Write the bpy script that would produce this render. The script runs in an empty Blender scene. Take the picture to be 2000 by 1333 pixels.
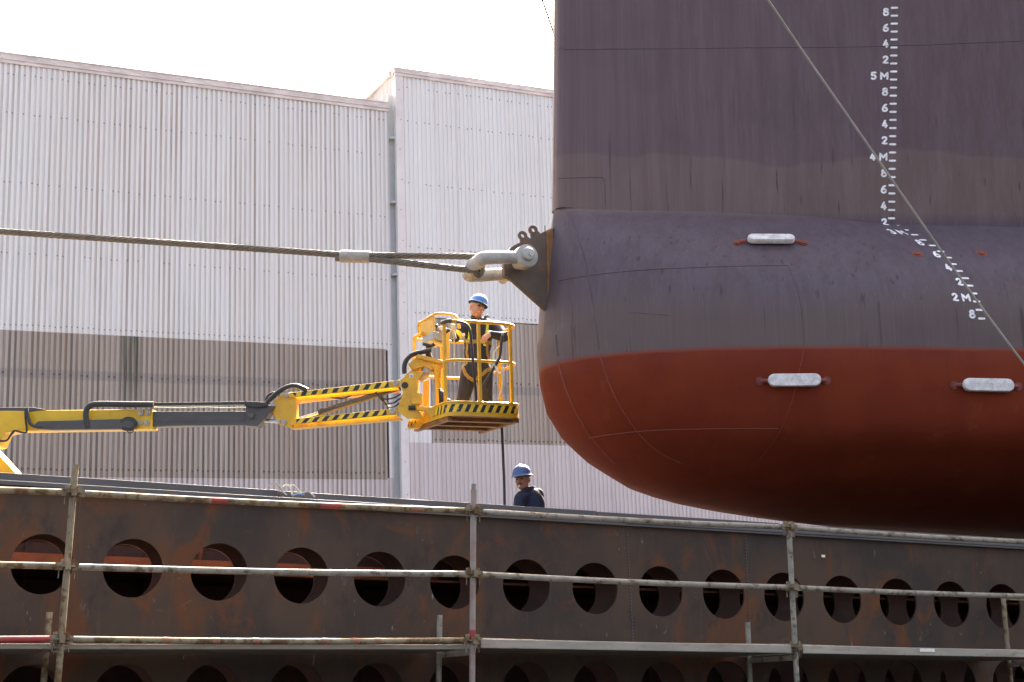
import bpy, bmesh, math, random
from math import radians, sin, cos, tan, pi, sqrt, exp
from mathutils import Vector as V, Matrix
from mathutils.bvhtree import BVHTree
random.seed(7)
SC = bpy.context.scene
COL = SC.collection
# ---------------------------------------------------------------- camera
FPX, PITCH, ROLL = 2700.0, radians(10.5), radians(1.8)
FW = V((0, cos(PITCH), sin(PITCH))); R0 = V((1, 0, 0)); U0 = V((0, -sin(PITCH), cos(PITCH)))
CR = R0*cos(ROLL) - U0*sin(ROLL); CU = U0*cos(ROLL) + R0*sin(ROLL)
cd = bpy.data.cameras.new('camera'); cam = bpy.data.objects.new('camera', cd); COL.objects.link(cam)
cd.sensor_width = 36; cd.lens = FPX/2000*36; cd.clip_start = 0.1; cd.clip_end = 2000
cam.matrix_world = Matrix(((CR.x, CU.x, -FW.x, 0), (CR.y, CU.y, -FW.y, 0), (CR.z, CU.z, -FW.z, 0), (0, 0, 0, 1)))
SC.camera = cam
# ---------------------------------------------------------------- sky, sun, exposure
SUN_EL, SUN_AZ = radians(41), radians(12)          # azimuth from +Y towards +X (behind the ship, slightly right)
W = bpy.data.worlds.new('World'); SC.world = W; W.use_nodes = True
nt = W.node_tree; nt.nodes.clear()
sky = nt.nodes.new('ShaderNodeTexSky'); sky.sky_type = 'NISHITA'; sky.sun_disc = False
sky.sun_elevation = SUN_EL; sky.sun_rotation = SUN_AZ; sky.air_density = 0.5; sky.dust_density = 9.0; sky.ozone_density = 0.0
bg = nt.nodes.new('ShaderNodeBackground'); bg.inputs[1].default_value = 0.15
wo = nt.nodes.new('ShaderNodeOutputWorld'); tint = nt.nodes.new('ShaderNodeMix'); tint.data_type = 'RGBA'; tint.blend_type = 'MULTIPLY'; tint.inputs[0].default_value = 1.0
tint.inputs[7].default_value = (1.07, 1.0, .86, 1)           # a slightly hazy, warmer sky
nt.links.new(sky.outputs[0], tint.inputs[6]); nt.links.new(tint.outputs[2], bg.inputs[0]); nt.links.new(bg.outputs[0], wo.inputs[0])
sd = bpy.data.lights.new('sun', 'SUN'); sd.energy = 4.0; sd.angle = radians(0.5); sd.color = (1.0, 0.95, 0.88)
sun = bpy.data.objects.new('sun', sd); COL.objects.link(sun)
sdir = V((sin(SUN_AZ)*cos(SUN_EL), cos(SUN_AZ)*cos(SUN_EL), sin(SUN_EL)))
sun.rotation_euler = sdir.to_track_quat('Z', 'Y').to_euler(); sun.location = sdir*60
SC.view_settings.view_transform = 'Standard'; SC.view_settings.look = 'None'
SC.view_settings.exposure = 2.85; SC.view_settings.gamma = 1.0
# ---------------------------------------------------------------- frames
def ray(x, y): return (FW*FPX + CR*(x-1000) - CU*(y-666.5))/FPX
def at(x, y, Y):                                   # photo pixel -> point on the vertical plane at distance Y
    r = ray(x, y); return r*(Y/r.y)
_A, _S, _C = radians(24.4), radians(3.4), radians(3.3)
SA = V((cos(_A)*cos(_S), sin(_A)*cos(_S), -sin(_S))); _n0 = V((-sin(_A), cos(_A), 0))
ST = SA.cross(_n0)*cos(_C) + _n0*sin(_C); SN = ST.cross(SA)      # slip frame: along, up, away
if SN.dot(FW) < 0: SN = -SN
def S(u, v, w): return SA*u + ST*v + SN*w
def slipm(loc): return Matrix(((SA.x, SN.x, ST.x, loc.x), (SA.y, SN.y, ST.y, loc.y), (SA.z, SN.z, ST.z, loc.z), (0, 0, 0, 1)))
def onw(x, y, w): r = ray(x, y); return r*(w/r.dot(SN))
KD = 2.3447; WC = 13.95                            # slip height of draught zero, centre plane of the ship
WA = radians(25.5); WD = V((cos(WA), sin(WA), 0)); WN = V((-sin(WA), cos(WA), 0)); W0 = 45.84
def wallm(q, off): p = WD*q + WN*(W0+off); return Matrix(((WD.x, WN.x, 0, p.x), (WD.y, WN.y, 0, p.y), (0, 0, 1, 0), (0, 0, 0, 1)))
UPZ = V((0, 0, 1))
# ---------------------------------------------------------------- mesh helper
class MB:
    def __init__(s): s.v = []; s.f = []; s.m = []
    def add(s, vs, fs, mi=0):
        o = len(s.v); s.v += [V(p) for p in vs]; s.f += [tuple(i+o for i in f) for f in fs]; s.m += [mi]*len(fs); return s
    def box(s, c, ax, ay, az, mi=0):               # centre and three half-extent vectors
        c = V(c); P = [c+ax*i+ay*j+az*k for k in (-1, 1) for j in (-1, 1) for i in (-1, 1)]
        F = [(0, 2, 3, 1), (4, 5, 7, 6), (0, 1, 5, 4), (2, 6, 7, 3), (0, 4, 6, 2), (1, 3, 7, 5)]
        if ax.cross(ay).dot(az) < 0: F = [f[::-1] for f in F]
        return s.add(P, F, mi)
    def prism(s, poly, ext, mi=0):
        n = len(poly); P = [V(p) for p in poly]; Q = [p+ext for p in P]
        nrm = sum(((P[i]-P[0]).cross(P[(i+1) % n]-P[0]) for i in range(n)), V((0, 0, 0)))
        F = [tuple(range(n))[::-1], tuple(range(n, 2*n))] + [(i, (i+1) % n, n+(i+1) % n, n+i) for i in range(n)]
        if nrm.dot(ext) < 0: F = [f[::-1] for f in F]
        return s.add(P+Q, F, mi)
    def tube(s, path, r, n=10, mi=0, caps=True, closed=False, flat=None):
        P = [V(p) for p in path]; N = len(P); rr = r if isinstance(r, (list, tuple)) else [r]*N
        T = []
        for i in range(N):
            a = P[i-1] if (i > 0 or closed) else P[i]; b = P[(i+1) % N] if (i < N-1 or closed) else P[i]
            t = (b-a); T.append(t.normalized() if t.length > 1e-9 else V((0, 0, 1)))
        up = V((0, 0, 1)) if abs(T[0].z) < .9 else V((1, 0, 0))
        nx = (up - T[0]*up.dot(T[0])).normalized(); vs = []
        for i in range(N):
            nx = (nx - T[i]*nx.dot(T[i])); nx = nx.normalized() if nx.length > 1e-6 else V((1, 0, 0)); ny = T[i].cross(nx)
            for k in range(n):
                a = 2*pi*k/n; fy = flat if flat else 1
                vs.append(P[i] + nx*cos(a)*rr[i] + ny*sin(a)*rr[i]*fy)
        fs = []
        for i in range(N if closed else N-1):
            j = (i+1) % N
            for k in range(n): fs.append((i*n+k, i*n+(k+1) % n, j*n+(k+1) % n, j*n+k))
        if caps and not closed: fs += [tuple(range(n))[::-1], tuple((N-1)*n+k for k in range(n))]
        return s.add(vs, fs, mi)
    def cyl(s, a, b, r, n=16, mi=0, r2=None): return s.tube([a, b], [r, r if r2 is None else r2], n, mi)
    def ell(s, c, ax, ay, az, nu=18, nv=12, mi=0):
        c = V(c); vs = [c+az]; fs = []
        for j in range(1, nv):
            th = pi*j/nv
            for i in range(nu):
                ph = 2*pi*i/nu; vs.append(c + ax*sin(th)*cos(ph) + ay*sin(th)*sin(ph) + az*cos(th))
        vs.append(c-az)
        for i in range(nu): fs.append((0, 1+i, 1+(i+1) % nu))
        for j in range(nv-2):
            for i in range(nu):
                a = 1+j*nu+i; b = 1+j*nu+(i+1) % nu; fs.append((a, a+nu, b+nu, b))
        L = len(vs)-1; o = 1+(nv-2)*nu
        for i in range(nu): fs.append((L, o+(i+1) % nu, o+i))
        if ax.cross(ay).dot(az) < 0: fs = [f[::-1] for f in fs]
        return s.add(vs, fs, mi)
    def ball(s, c, r, mi=0, nu=14, nv=10): return s.ell(c, V((r, 0, 0)), V((0, r, 0)), V((0, 0, r)), nu, nv, mi)
    def ring(s, c, ax, ay, ext, ro, ri, n=24, mi=0):  # annulus in the plane ax, ay, extruded
        P = []
        for k in range(n):
            a = 2*pi*k/n; d = ax*cos(a)+ay*sin(a)
            P += [V(c)+d*ro, V(c)+d*ri, V(c)+d*ri+ext, V(c)+d*ro+ext]
        F = []
        for k in range(n):
            a, b = k*4, ((k+1) % n)*4
            for j in range(4): F.append((a+j, b+j, b+(j+1) % 4, a+(j+1) % 4))
        if ax.cross(ay).dot(ext) < 0: F = [f[::-1] for f in F]
        return s.add(P, F, mi)
    def obj(s, name, mats, parent=None, M=None, smooth=38, bevel=0, label=None):
        if not isinstance(mats, (list, tuple)): mats = [mats]
        if parent is not None: M = ROOT[parent.name]
        M = M or Matrix.Identity(4); I = M.inverted()
        me = bpy.data.meshes.new(name); me.from_pydata([I @ p for p in s.v], [], s.f)
        for m in mats: me.materials.append(m)
        if len(mats) > 1: me.polygons.foreach_set('material_index', s.m)
        me.update()
        if smooth: me.shade_smooth(); me.set_sharp_from_angle(angle=radians(smooth))
        o = bpy.data.objects.new(name, me); COL.objects.link(o)
        if parent is not None: o.parent = parent
        else: o.matrix_world = M
        ROOT[o.name] = M
        if bevel:
            b = o.modifiers.new('bevel', 'BEVEL'); b.width = bevel; b.segments = 2; b.limit_method = 'ANGLE'; b.angle_limit = radians(40)
        if label: o['label'] = label
        return o
ROOT = {}
def tag(o, label, cat, group=None):
    o['label'] = label; o['category'] = cat
    if group: o['group'] = group
    return o
def thing(name, label, cat, M, group=None):
    if isinstance(M, V): M = Matrix.Translation(M)
    o = bpy.data.objects.new(name, None); COL.objects.link(o); o.matrix_world = M; o.empty_display_size = .2
    ROOT[o.name] = M; return tag(o, label, cat, group)
def smoothpath(pts, k=6):                          # Catmull-Rom through points
    P = [V(p) for p in pts]; out = []
    for i in range(len(P)-1):
        a = P[max(i-1, 0)]; b = P[i]; c = P[i+1]; d = P[min(i+2, len(P)-1)]
        for j in range(k):
            t = j/k; out.append(.5*((2*b) + (c-a)*t + (2*a-5*b+4*c-d)*t*t + (3*b-a-3*c+d)*t**3))
    return out+[P[-1]]
def lerp(a, b, t): return a+(b-a)*t
def interp(x, xs, ys):
    if x <= xs[0]: return ys[0]
    for i in range(len(xs)-1):
        if x <= xs[i+1]: return lerp(ys[i], ys[i+1], (x-xs[i])/(xs[i+1]-xs[i]))
    return ys[-1]
# ---------------------------------------------------------------- materials
class NM:                                          # tiny node builder
    def __init__(s, name):
        s.mat = bpy.data.materials.new(name); s.mat.use_nodes = True; s.t = s.mat.node_tree; s.t.nodes.clear()
        s.out = s.n('ShaderNodeOutputMaterial'); s.b = s.n('ShaderNodeBsdfPrincipled'); s.l(s.b.outputs[0], s.out.inputs[0])
        s.tc = s.n('ShaderNodeTexCoord'); s.co = s.tc.outputs['Object']
        sp = s.n('ShaderNodeSeparateXYZ'); s.l(s.co, sp.inputs[0]); s.x, s.y, s.z = sp.outputs
    def n(s, t): return s.t.nodes.new(t)
    def l(s, a, b): s.t.links.new(a, b)
    def put(s, v, sock):
        if isinstance(v, bpy.types.NodeSocket): s.l(v, sock)
        elif isinstance(v, (tuple, list)) and len(v) == 3 and sock.type == 'RGBA': sock.default_value = (*v, 1)
        else: sock.default_value = v
    def math(s, op, a, b=0.0, c=None, clamp=False):
        m = s.n('ShaderNodeMath'); m.operation = op; m.use_clamp = clamp; s.put(a, m.inputs[0]); s.put(b, m.inputs[1])
        if c is not None: s.put(c, m.inputs[2])
        return m.outputs[0]
    def noise(s, scale, detail=4, rough=.55, stretch=None, dist=0, seed=0):
        mp = s.n('ShaderNodeMapping'); s.l(s.co, mp.inputs[0]); mp.inputs['Location'].default_value = (seed*3.1, seed*7.7, seed*1.3)
        if stretch: mp.inputs['Scale'].default_value = stretch
        t = s.n('ShaderNodeTexNoise'); s.l(mp.outputs[0], t.inputs['Vector']); t.inputs['Scale'].default_value = scale
        t.inputs['Detail'].default_value = detail; t.inputs['Roughness'].default_value = rough; t.inputs['Distortion'].default_value = dist
        return t.outputs[0]
    def ss(s, v, a, b):                            # smoothstep a..b -> 0..1
        m = s.n('ShaderNodeMapRange'); m.interpolation_type = 'SMOOTHSTEP'; s.put(v, m.inputs[0])
        if a > b: m.inputs[1].default_value, m.inputs[2].default_value, m.inputs[3].default_value, m.inputs[4].default_value = b, a, 1, 0
        else: m.inputs[1].default_value, m.inputs[2].default_value = a, b
        return m.outputs[0]
    def mix(s, f, a, b, mode='MIX'):
        m = s.n('ShaderNodeMix'); m.data_type = 'RGBA'; m.blend_type = mode; s.put(f, m.inputs[0]); s.put(a, m.inputs[6]); s.put(b, m.inputs[7]); return m.outputs[2]
    def bump(s, h, strength=.3, dist=.01):
        b = s.n('ShaderNodeBump'); b.inputs['Strength'].default_value = strength; b.inputs['Distance'].default_value = dist; s.l(h, b.inputs['Height']); s.l(b.outputs[0], s.b.inputs['Normal'])
    def done(s, col, rough=.5, metal=0.0, spec=None):
        s.put(col, s.b.inputs['Base Color']); s.put(rough, s.b.inputs['Roughness']); s.put(metal, s.b.inputs['Metallic'])
        if spec is not None: s.b.inputs['Specular IOR Level'].default_value = spec
        return s.mat
def weathered(name, base, stain=None, amt=.5, scale=6, rough=.5, metal=0.0, var=.18, stretch=None, bump=.0, lo=.5, hi=.7, grit=None, spec=None):
    m = NM(name); n1 = m.noise(scale, 5, .6, stretch); n2 = m.noise(scale*4.3, 4, .6, stretch, seed=2)
    c = m.mix(m.ss(n1, .3, .7), tuple(k*(1-var) for k in base), tuple(min(1, k*(1+var)) for k in base))
    if stain: c = m.mix(m.math('MULTIPLY', m.ss(m.noise(scale*1.7, 6, .65, stretch, seed=5), lo, hi), amt), c, stain)
    if grit: c = m.mix(m.math('MULTIPLY', m.ss(m.noise(scale*6, 5, .7, None, seed=9), .6, .72), .8), c, grit)
    if bump: m.bump(n2, bump, .004)
    r = m.math('MULTIPLY_ADD', n2, .2, rough-.1)
    return m.done(c, r, metal, spec)
def cladding(name, base, dirt, groove, tint, band=False):
    m = NM(name)
    # each sheet its own tint, vertical run-off streaks, dirt lying in the grooves
    sh = m.math('FLOOR', m.math('DIVIDE', m.x, .172)); wn = m.n('ShaderNodeTexWhiteNoise'); wn.noise_dimensions = '1D'; m.l(sh, wn.inputs['W'])
    sh2 = m.math('FLOOR', m.math('DIVIDE', m.x, .86)); wn2 = m.n('ShaderNodeTexWhiteNoise'); wn2.noise_dimensions = '1D'; m.l(sh2, wn2.inputs['W'])
    c = m.mix(m.math('MULTIPLY', wn.outputs[0], .55), base, tint)
    c = m.mix(m.math('MULTIPLY', wn2.outputs[0], .6 if band else .30), c, dirt)
    st = m.noise(1.0, 5, .6, (7, 1, .18)); c = m.mix(m.math('MULTIPLY', m.ss(st, .45, .75), .38), c, dirt)
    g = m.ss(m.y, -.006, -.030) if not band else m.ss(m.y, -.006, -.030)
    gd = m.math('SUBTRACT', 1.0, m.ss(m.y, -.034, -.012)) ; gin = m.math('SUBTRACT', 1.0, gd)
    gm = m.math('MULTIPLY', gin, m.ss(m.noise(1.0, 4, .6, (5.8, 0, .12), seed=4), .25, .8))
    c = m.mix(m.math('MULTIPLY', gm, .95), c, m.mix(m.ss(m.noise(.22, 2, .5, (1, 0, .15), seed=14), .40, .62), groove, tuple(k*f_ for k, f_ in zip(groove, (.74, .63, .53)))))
    c = m.mix(m.math('MULTIPLY', m.ss(m.noise(.35, 4, .6, seed=6), .4, .7), .25), c, dirt)
    jx = m.math('MODULO', m.math('ADD', m.x, 860.0), .86); jm = m.math('MULTIPLY', m.math('MULTIPLY', m.ss(jx, .0, .012), m.ss(jx, .066, .050)), m.ss(m.noise(.5, 3, .5, (2.5, 0, .2), seed=18), .35, .55))
    c = m.mix(m.math('MULTIPLY', jm, .55 if band else .4), c, (.085, .088, .095) if band else (.36, .33, .31))
    if band:
        pz = m.math('ABSOLUTE', m.math('SUBTRACT', m.z, 7.49)); c = m.mix(m.math('MULTIPLY', m.ss(pz, .20, .10), .35), c, (.17, .18, .195))
        # mossy run-off stain under a leaking joint
        a = m.math('MULTIPLY', m.ss(m.x, 7.55, 7.75), m.ss(m.x, 8.35, 8.15)); a = m.math('MULTIPLY', a, m.ss(m.z, 5.2, 8.6))
        a = m.math('MULTIPLY', a, m.ss(m.noise(1.0, 4, .6, (12, 1, .3), seed=8), .3, .6)); c = m.mix(m.math('MULTIPLY', a, .9), c, (.075, .08, .05))
    return m.done(c, .55, 0.0, .3)
M = {}
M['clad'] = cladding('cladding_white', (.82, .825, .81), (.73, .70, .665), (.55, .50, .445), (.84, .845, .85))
M['cladlow'] = cladding('cladding_low', (.68, .62, .61), (.56, .50, .47), (.36, .30, .275), (.70, .655, .66))
M['band'] = cladding('cladding_band', (.47, .415, .365), (.38, .305, .24), (.16, .12, .09), (.40, .385, .37), True)
M['trimw'] = weathered('corner_flashing', (.76, .73, .71), (.62, .55, .50), .4, .8, .5, var=.05)
M['trim'] = weathered('trim_pinkish', (.74, .66, .62), (.55, .45, .40), .4, 1.2, .5, stretch=(1, 1, 3))
M['steelblue'] = weathered('column_bluegrey', (.60, .64, .655), (.66, .66, .64), .5, 1.5, .5, var=.06)
M['screw'] = weathered('screw_rust', (.12, .09, .07), None, rough=.6)
M['roof'] = weathered('roof_sheet', (.16, .15, .145), None, scale=1)
M['concrete'] = weathered('concrete', (.065, .057, .050), (.04, .035, .03), .6, .8, .85, bump=.3)
M['slip'] = weathered('slipway_timber', (.045, .036, .030), (.03, .025, .02), .6, 1.2, .9)
M['ground'] = weathered('ground_concrete', (.026, .023, .020), (.016, .014, .013), .6, .35, .9, bump=.3)
def hull_mat():
    m = NM('hull_paint')
    streak = m.noise(1.0, 5, .62, (9, 9, .16)); fine = m.noise(1.0, 4, .6, (40, 40, .5), seed=3); blot = m.noise(.7, 5, .6, seed=5)
    wav = m.noise(.55, 3, .5, (1, 1, .2), seed=7)
    up = m.mix(m.ss(streak, .3, .72), (0.114, 0.077, 0.084), (0.140, 0.100, 0.112))
    fad = m.math('ADD', m.z, m.math('MULTIPLY', wav, -.75))
    up = m.mix(m.math('MULTIPLY', m.ss(fad, 3.66, 3.60), .8), up, m.mix(m.ss(streak, .35, .7), (0.146, 0.103, 0.094), (0.169, 0.125, 0.115)))
    low = m.mix(m.ss(streak, .3, .7), (0.090, 0.069, 0.083), (0.112, 0.088, 0.107))
    low = m.mix(m.math('MULTIPLY', m.ss(m.math('ADD', m.z, m.math('MULTIPLY', blot, -1.1)), 1.75, 1.25), .75), low, (0.130, 0.097, 0.087))
    c = m.mix(m.ss(m.z, 3.40, 3.22), up, low)
    c = m.mix(m.math('MULTIPLY', m.ss(blot, .5, .72), .35), c, (0.082, 0.058, 0.063))
    c = m.mix(m.math('MULTIPLY', m.ss(fine, .50, .75), .28), c, (0.191, 0.145, 0.143))
    drip = m.math('MULTIPLY', m.ss(m.noise(1.0, 3, .5, (16, 16, .1), seed=12), .63, .72), m.ss(m.z, 5.6, 3.6)); c = m.mix(m.math('MULTIPLY', drip, .7), c, (0.060, 0.042, 0.045))
    rb = m.noise(1.6, 5, .6, seed=9)
    red = m.mix(m.ss(rb, .3, .7), (.138, .021, .008), (.174, .030, .011))
    red = m.mix(m.math('MULTIPLY', m.ss(m.noise(1.0, 4, .6, (14, 14, .3), seed=6), .5, .8), .4), red, (.115, .022, .014))
    red = m.mix(m.math('MULTIPLY', m.ss(m.noise(3.0, 5, .7, seed=15), .60, .75), .25), red, (.27, .09, .055))
    zz = m.math('ADD', m.z, m.math('MULTIPLY', m.noise(3.0, 3, .5, seed=11), .022))
    c = m.mix(m.ss(zz, 1.466, 1.452), c, red)
    c = m.mix(m.math('MULTIPLY', m.math('MULTIPLY', m.ss(zz, 1.435, 1.455), m.ss(zz, 1.51, 1.462)), .75), c, (.21, .045, .025))   # overspray rim
    m.bump(m.noise(2.2, 3, .5, seed=2), .12, .02)
    rg = m.math('MULTIPLY_ADD', m.ss(zz, 1.47, 1.2), .30, .40)
    return m.done(c, m.math('MULTIPLY_ADD', fine, .2, rg), 0.0, .15)
M['hull'] = hull_mat()
M['seam'] = weathered('hull_seam', (.075, .055, .06), None, rough=.5)
M['seamred'] = weathered('hull_seam_red', (.165, .031, .016), None, rough=.5)
M['markwhite'] = weathered('mark_white', (.82, .81, .82), (.5, .46, .46), .3, 20, .5)
M['primer'] = weathered('primer_red', (.21, .042, .026), (.14, .035, .025), .5, 12, .55)
M['zinc'] = weathered('zinc_cast', (.66, .65, .64), (.42, .39, .36), .6, 14, .45, metal=.15, bump=.3)
M['rust'] = weathered('rusty_bracket', (.095, .068, .050), (.175, .078, .034), .85, 4, .7, bump=.3, lo=.52, hi=.72)
M['rustedge'] = weathered('rust_orange', (.21, .098, .032), (.11, .058, .03), .8, 9, .8, bump=.3)
def plate_mat():
    m = NM('pontoon_steel')
    a = m.noise(2.0, 7, .70, (1, 1, .5), dist=.8); b = m.noise(1.1, 6, .65, (1, 1, .8), seed=3); s1 = m.noise(9, 6, .7, (1, 1, .35), seed=5)
    c = m.mix(m.ss(b, .36, .62), (0.045, 0.037, 0.033), (0.074, 0.051, 0.038))
    c = m.mix(m.math('MULTIPLY', m.ss(m.noise(.9, 5, .6, (1, 1, .45), seed=21), .46, .62), .7), c, (0.087, 0.055, 0.037))
    c = m.mix(m.math('MULTIPLY', m.ss(a, .50, .66), .85), c, (0.125, 0.050, 0.023))
    c = m.mix(m.math('MULTIPLY', m.ss(m.noise(3.1, 6, .68, (1, 1, .5), seed=7), .55, .70), .55), c, (.026, .024, .026))
    c = m.mix(m.math('MULTIPLY', m.ss(m.noise(14, 5, .7, (1, 1, .15), seed=17), .60, .72), .35), c, (.11, .075, .055))
    c = m.mix(m.math('MULTIPLY', m.ss(s1, .64, .74), .45), c, (.15, .115, .10))
    c = m.mix(m.math('MULTIPLY', m.ss(m.noise(3.4, 7, .75, (1, 1, .8), dist=1.5, seed=31), .62, .70), .35), c, (.19, .165, .15))
    c = m.mix(m.math('MULTIPLY', m.ss(m.noise(24, 4, .7, (1, 1, .22), seed=8), .70, .73), .65), c, (.27, .25, .235))
    m.bump(s1, .15, .006)
    return m.done(c, m.math('MULTIPLY_ADD', a, .25, .55), 0.0, .10)
M['plate'] = plate_mat()
M['inner'] = weathered('pontoon_inside', (.070, .026, .015), (.03, .017, .013), .6, 2.2, .7, lo=.45, hi=.65)
M['orange'] = weathered('stringer_primer', (.17, .058, .020), (.08, .03, .015), .5, 3, .7)
M['capsteel'] = weathered('cap_steel', (.072, .068, .070), (.11, .085, .075), .5, 2.5, .55, stretch=(.4, 1, 1), bump=.1)
M['tube'] = weathered('scaffold_tube', (.22, .18, .115), (.10, .052, .020), .95, 6, .6, metal=.0, spec=.25, grit=(.03, .028, .026), lo=.46, hi=.60)
M['tubegrey'] = weathered('scaffold_tube_grey', (.25, .23, .19), (.10, .072, .042), .95, 8, .6, metal=.0, spec=.25, grit=(.05, .045, .045), lo=.5, hi=.64)
M['tubered'] = weathered('scaffold_tube_red', (.30, .030, .030), (.18, .10, .075), .7, 9, .6)
M['tubepink'] = weathered('scaffold_tube_pink', (.25, .165, .145), (.26, .235, .2), .8, 6, .5, lo=.4, hi=.55)
M['orangepaint'] = weathered('orange_dab', (.27, .085, .035), (.2, .14, .09), .8, 20, .7, lo=.42, hi=.55)
M['board'] = weathered('scaffold_board', (.30, .27, .22), (.22, .18, .13), .7, 4, .6, stretch=(.5, 1, 2), grit=(.07, .06, .05))
M['sticker'] = weathered('paper_sticker', (.75, .70, .50), None, rough=.7, var=.05)
M['stickerw'] = weathered('white_sticker', (.75, .74, .70), (.4, .38, .34), .4, 30, .7, var=.05)
M['yellow'] = weathered('lift_yellow', (.64, .37, .015), (.40, .18, .02), .45, 5, .38, grit=(.22, .12, .04), var=.08)
M['yellowb'] = weathered('boom_yellow', (.66, .42, .012), (.45, .24, .02), .35, 5, .36, var=.06)
M['hazy'] = weathered('hazard_yellow', (.72, .50, .03), (.5, .33, .04), .4, 9, .4)
M['black'] = weathered('hazard_black', (.014, .014, .015), None, rough=.4)
M['boomgrey'] = weathered('boom_dark', (.055, .053, .052), (.10, .09, .08), .5, 4, .4, stretch=(.4, 1, 1))
M['rubber'] = weathered('rubber_hose', (.022, .022, .024), (.05, .05, .05), .5, 18, .45)
M['chrome'] = weathered('cylinder_rod', (.55, .55, .56), None, rough=.2, metal=.9)
M['boltgrey'] = weathered('bolt_grey', (.42, .40, .36), (.2, .17, .12), .5, 30, .45, metal=.4)
M['boxgrey'] = weathered('control_box_grey', (.30, .32, .33), (.2, .2, .2), .4, 10, .4)
M['traybottom'] = weathered('tray_underside', (.24, .11, .022), (.10, .055, .025), .8, 5, .6, lo=.4, hi=.65)
M['wire'] = weathered('wire_rope', (.155, .135, .105), (.07, .058, .045), .6, 12, .55, metal=.2)
M['ferrule'] = weathered('ferrule', (.36, .34, .30), (.2, .17, .12), .5, 9, .45, metal=.2)
M['spray'] = weathered('yellow_spray', (.62, .60, .16), (.38, .36, .26), .8, 18, .6)
M['shackle'] = weathered('shackle_paint', (.36, .35, .325), (.25, .20, .15), .6, 6, .42, grit=(.25, .2, .14))
M['cable'] = weathered('thin_cable', (.19, .175, .15), None, rough=.5)
M['skin'] = weathered('skin', (.38, .20, .125), (.30, .14, .085), .5, 25, .5, var=.1)
M['skintan'] = weathered('skin_tan', (.34, .15, .085), (.27, .11, .06), .5, 25, .5, var=.1)
M['navy'] = weathered('navy_cloth', (.014, .019, .044), (.026, .034, .066), .7, 9, .85, bump=.5)
M['boot'] = weathered('boot_black', (.02, .018, .016), None, rough=.5)
M['helmet'] = weathered('helmet_blue', (.055, .20, .52), (.045, .17, .45), .3, 10, .5, var=.06)
M['helmetdull'] = weathered('helmet_blue_dull', (.075, .135, .30), (.10, .15, .29), .5, 10, .6, var=.06)
M['hair'] = weathered('hair_grey', (.06, .055, .05), None, rough=.7)
M['eye'] = weathered('eye_dark', (.03, .02, .018), None, rough=.25)
M['lip'] = weathered('lips', (.30, .12, .09), None, rough=.5)
M['hiviz'] = weathered('strap_hiviz', (.50, .62, .06), None, rough=.7)
M['strap'] = weathered('strap_olive', (.22, .165, .065), (.30, .24, .05), .5, 20, .8)
M['yelloww'] = weathered('armband_yellow', (.75, .68, .03), None, rough=.7)
M['buckle'] = weathered('buckle', (.45, .42, .36), None, rough=.3, metal=.7)
M['white'] = weathered('white_matte', (.8, .8, .78), None, rough=.6, var=.05)
M['cord'] = weathered('cord_pale', (.60, .62, .45), (.75, .74, .68), .6, 30, .8)
M['webbing'] = weathered('webbing_pale', (.52, .50, .42), (.35, .33, .28), .6, 15, .8)
M['webblue'] = weathered('webbing_blue', (.20, .33, .52), None, rough=.8)
M['bag'] = weathered('bag_navy', (.022, .022, .055), (.04, .04, .08), .5, 8, .8, bump=.3)
# ================================================================ setting
g = MB(); g.add([(-400, -60, -1.6), (400, -60, -1.6), (400, 700, -1.6), (-400, 700, -1.6)], [(0, 1, 2, 3)])
o = g.obj('ground', M['ground'], smooth=0); o['kind'] = 'structure'
q = MB()
def plan(u, w): p = SA*u + SN*w; return V((p.x, p.y, 0))
quay_poly = [plan(-60, 13.5), plan(5.7, 13.5), plan(5.7, 26), plan(70, 26), plan(70, 110), plan(-60, 110)]
q.prism([p + V((0, 0, -1.59)) for p in quay_poly], V((0, 0, 1.94)))
o = q.obj('quay', M['concrete'], smooth=0); o['kind'] = 'structure'
s = MB(); s.prism([S(5.9, 1.35, 13.3), S(60, 1.35, 13.3), S(60, 1.35, 25.5), S(5.9, 1.35, 25.5)], ST*-.4)
for k in range(2, 9): s.box(S(9.8+k*2.6, 1.765, WC), SA*.45, SN*.6, ST*.415)
o = s.obj('slipway', M['slip'], smooth=0); o['kind'] = 'structure'
# ---------------------------------------------------------------- halls
PIT = .172
def clad_sheet(mb, q0, q1, z0, z1, off=0.0, mtx=None, mi=0):
    """trapezoid sheet: crests towards the viewer at y=-.038, grooves at y=0 (wall frame)"""
    prof = []; k = math.floor(q0/PIT); x = k*PIT
    while x < q1:
        for dx, y in ((0, 0), (.062, 0), (.076, -.036), (.158, -.036)):
            if q0 <= x+dx <= q1: prof.append((x+dx, y))
        x += PIT
    def P(x, y, z): return (mtx @ V((x, y-off, z)))
    vs = []
    for x, y in prof: vs += [P(x, y, z0), P(x, y, z1)]
    mb.add(vs, [(2*i, 2*i+2, 2*i+3, 2*i+1) for i in range(len(prof)-1)], mi)
WM = wallm(0, 0)
def wp(q_, y, z): return WM @ V((q_, y, z))
def screws(mb, q0, q1, z, sz, every=False, off=0.0):
    k = math.ceil(q0/PIT)
    while k*PIT < q1-.05:
        if every or (k % 5) in (0, 2, 3):
            if random.random() > .08: mb.box(wp(k*PIT+.031, -.006-off, z+random.uniform(-.02, .02)), WD*sz, WN*.008, UPZ*sz, 1)
        k += 1
left = thing('corrugated_hall', 'long low white corrugated hall with grey panel band behind the boom lift', 'building', wallm(0, 0))
QL = 17.10
b = MB(); clad_sheet(b, -9, QL, 8.82, 17.95, 0, WM); clad_sheet(b, 16.86, QL, 4.27, 8.82, 0, WM); clad_sheet(b, -9, QL, .3, 4.27, 0, WM, 2)
for z in (17.45, 16.11, 13.76, 11.41): screws(b, -9, QL, z, .016)
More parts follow.
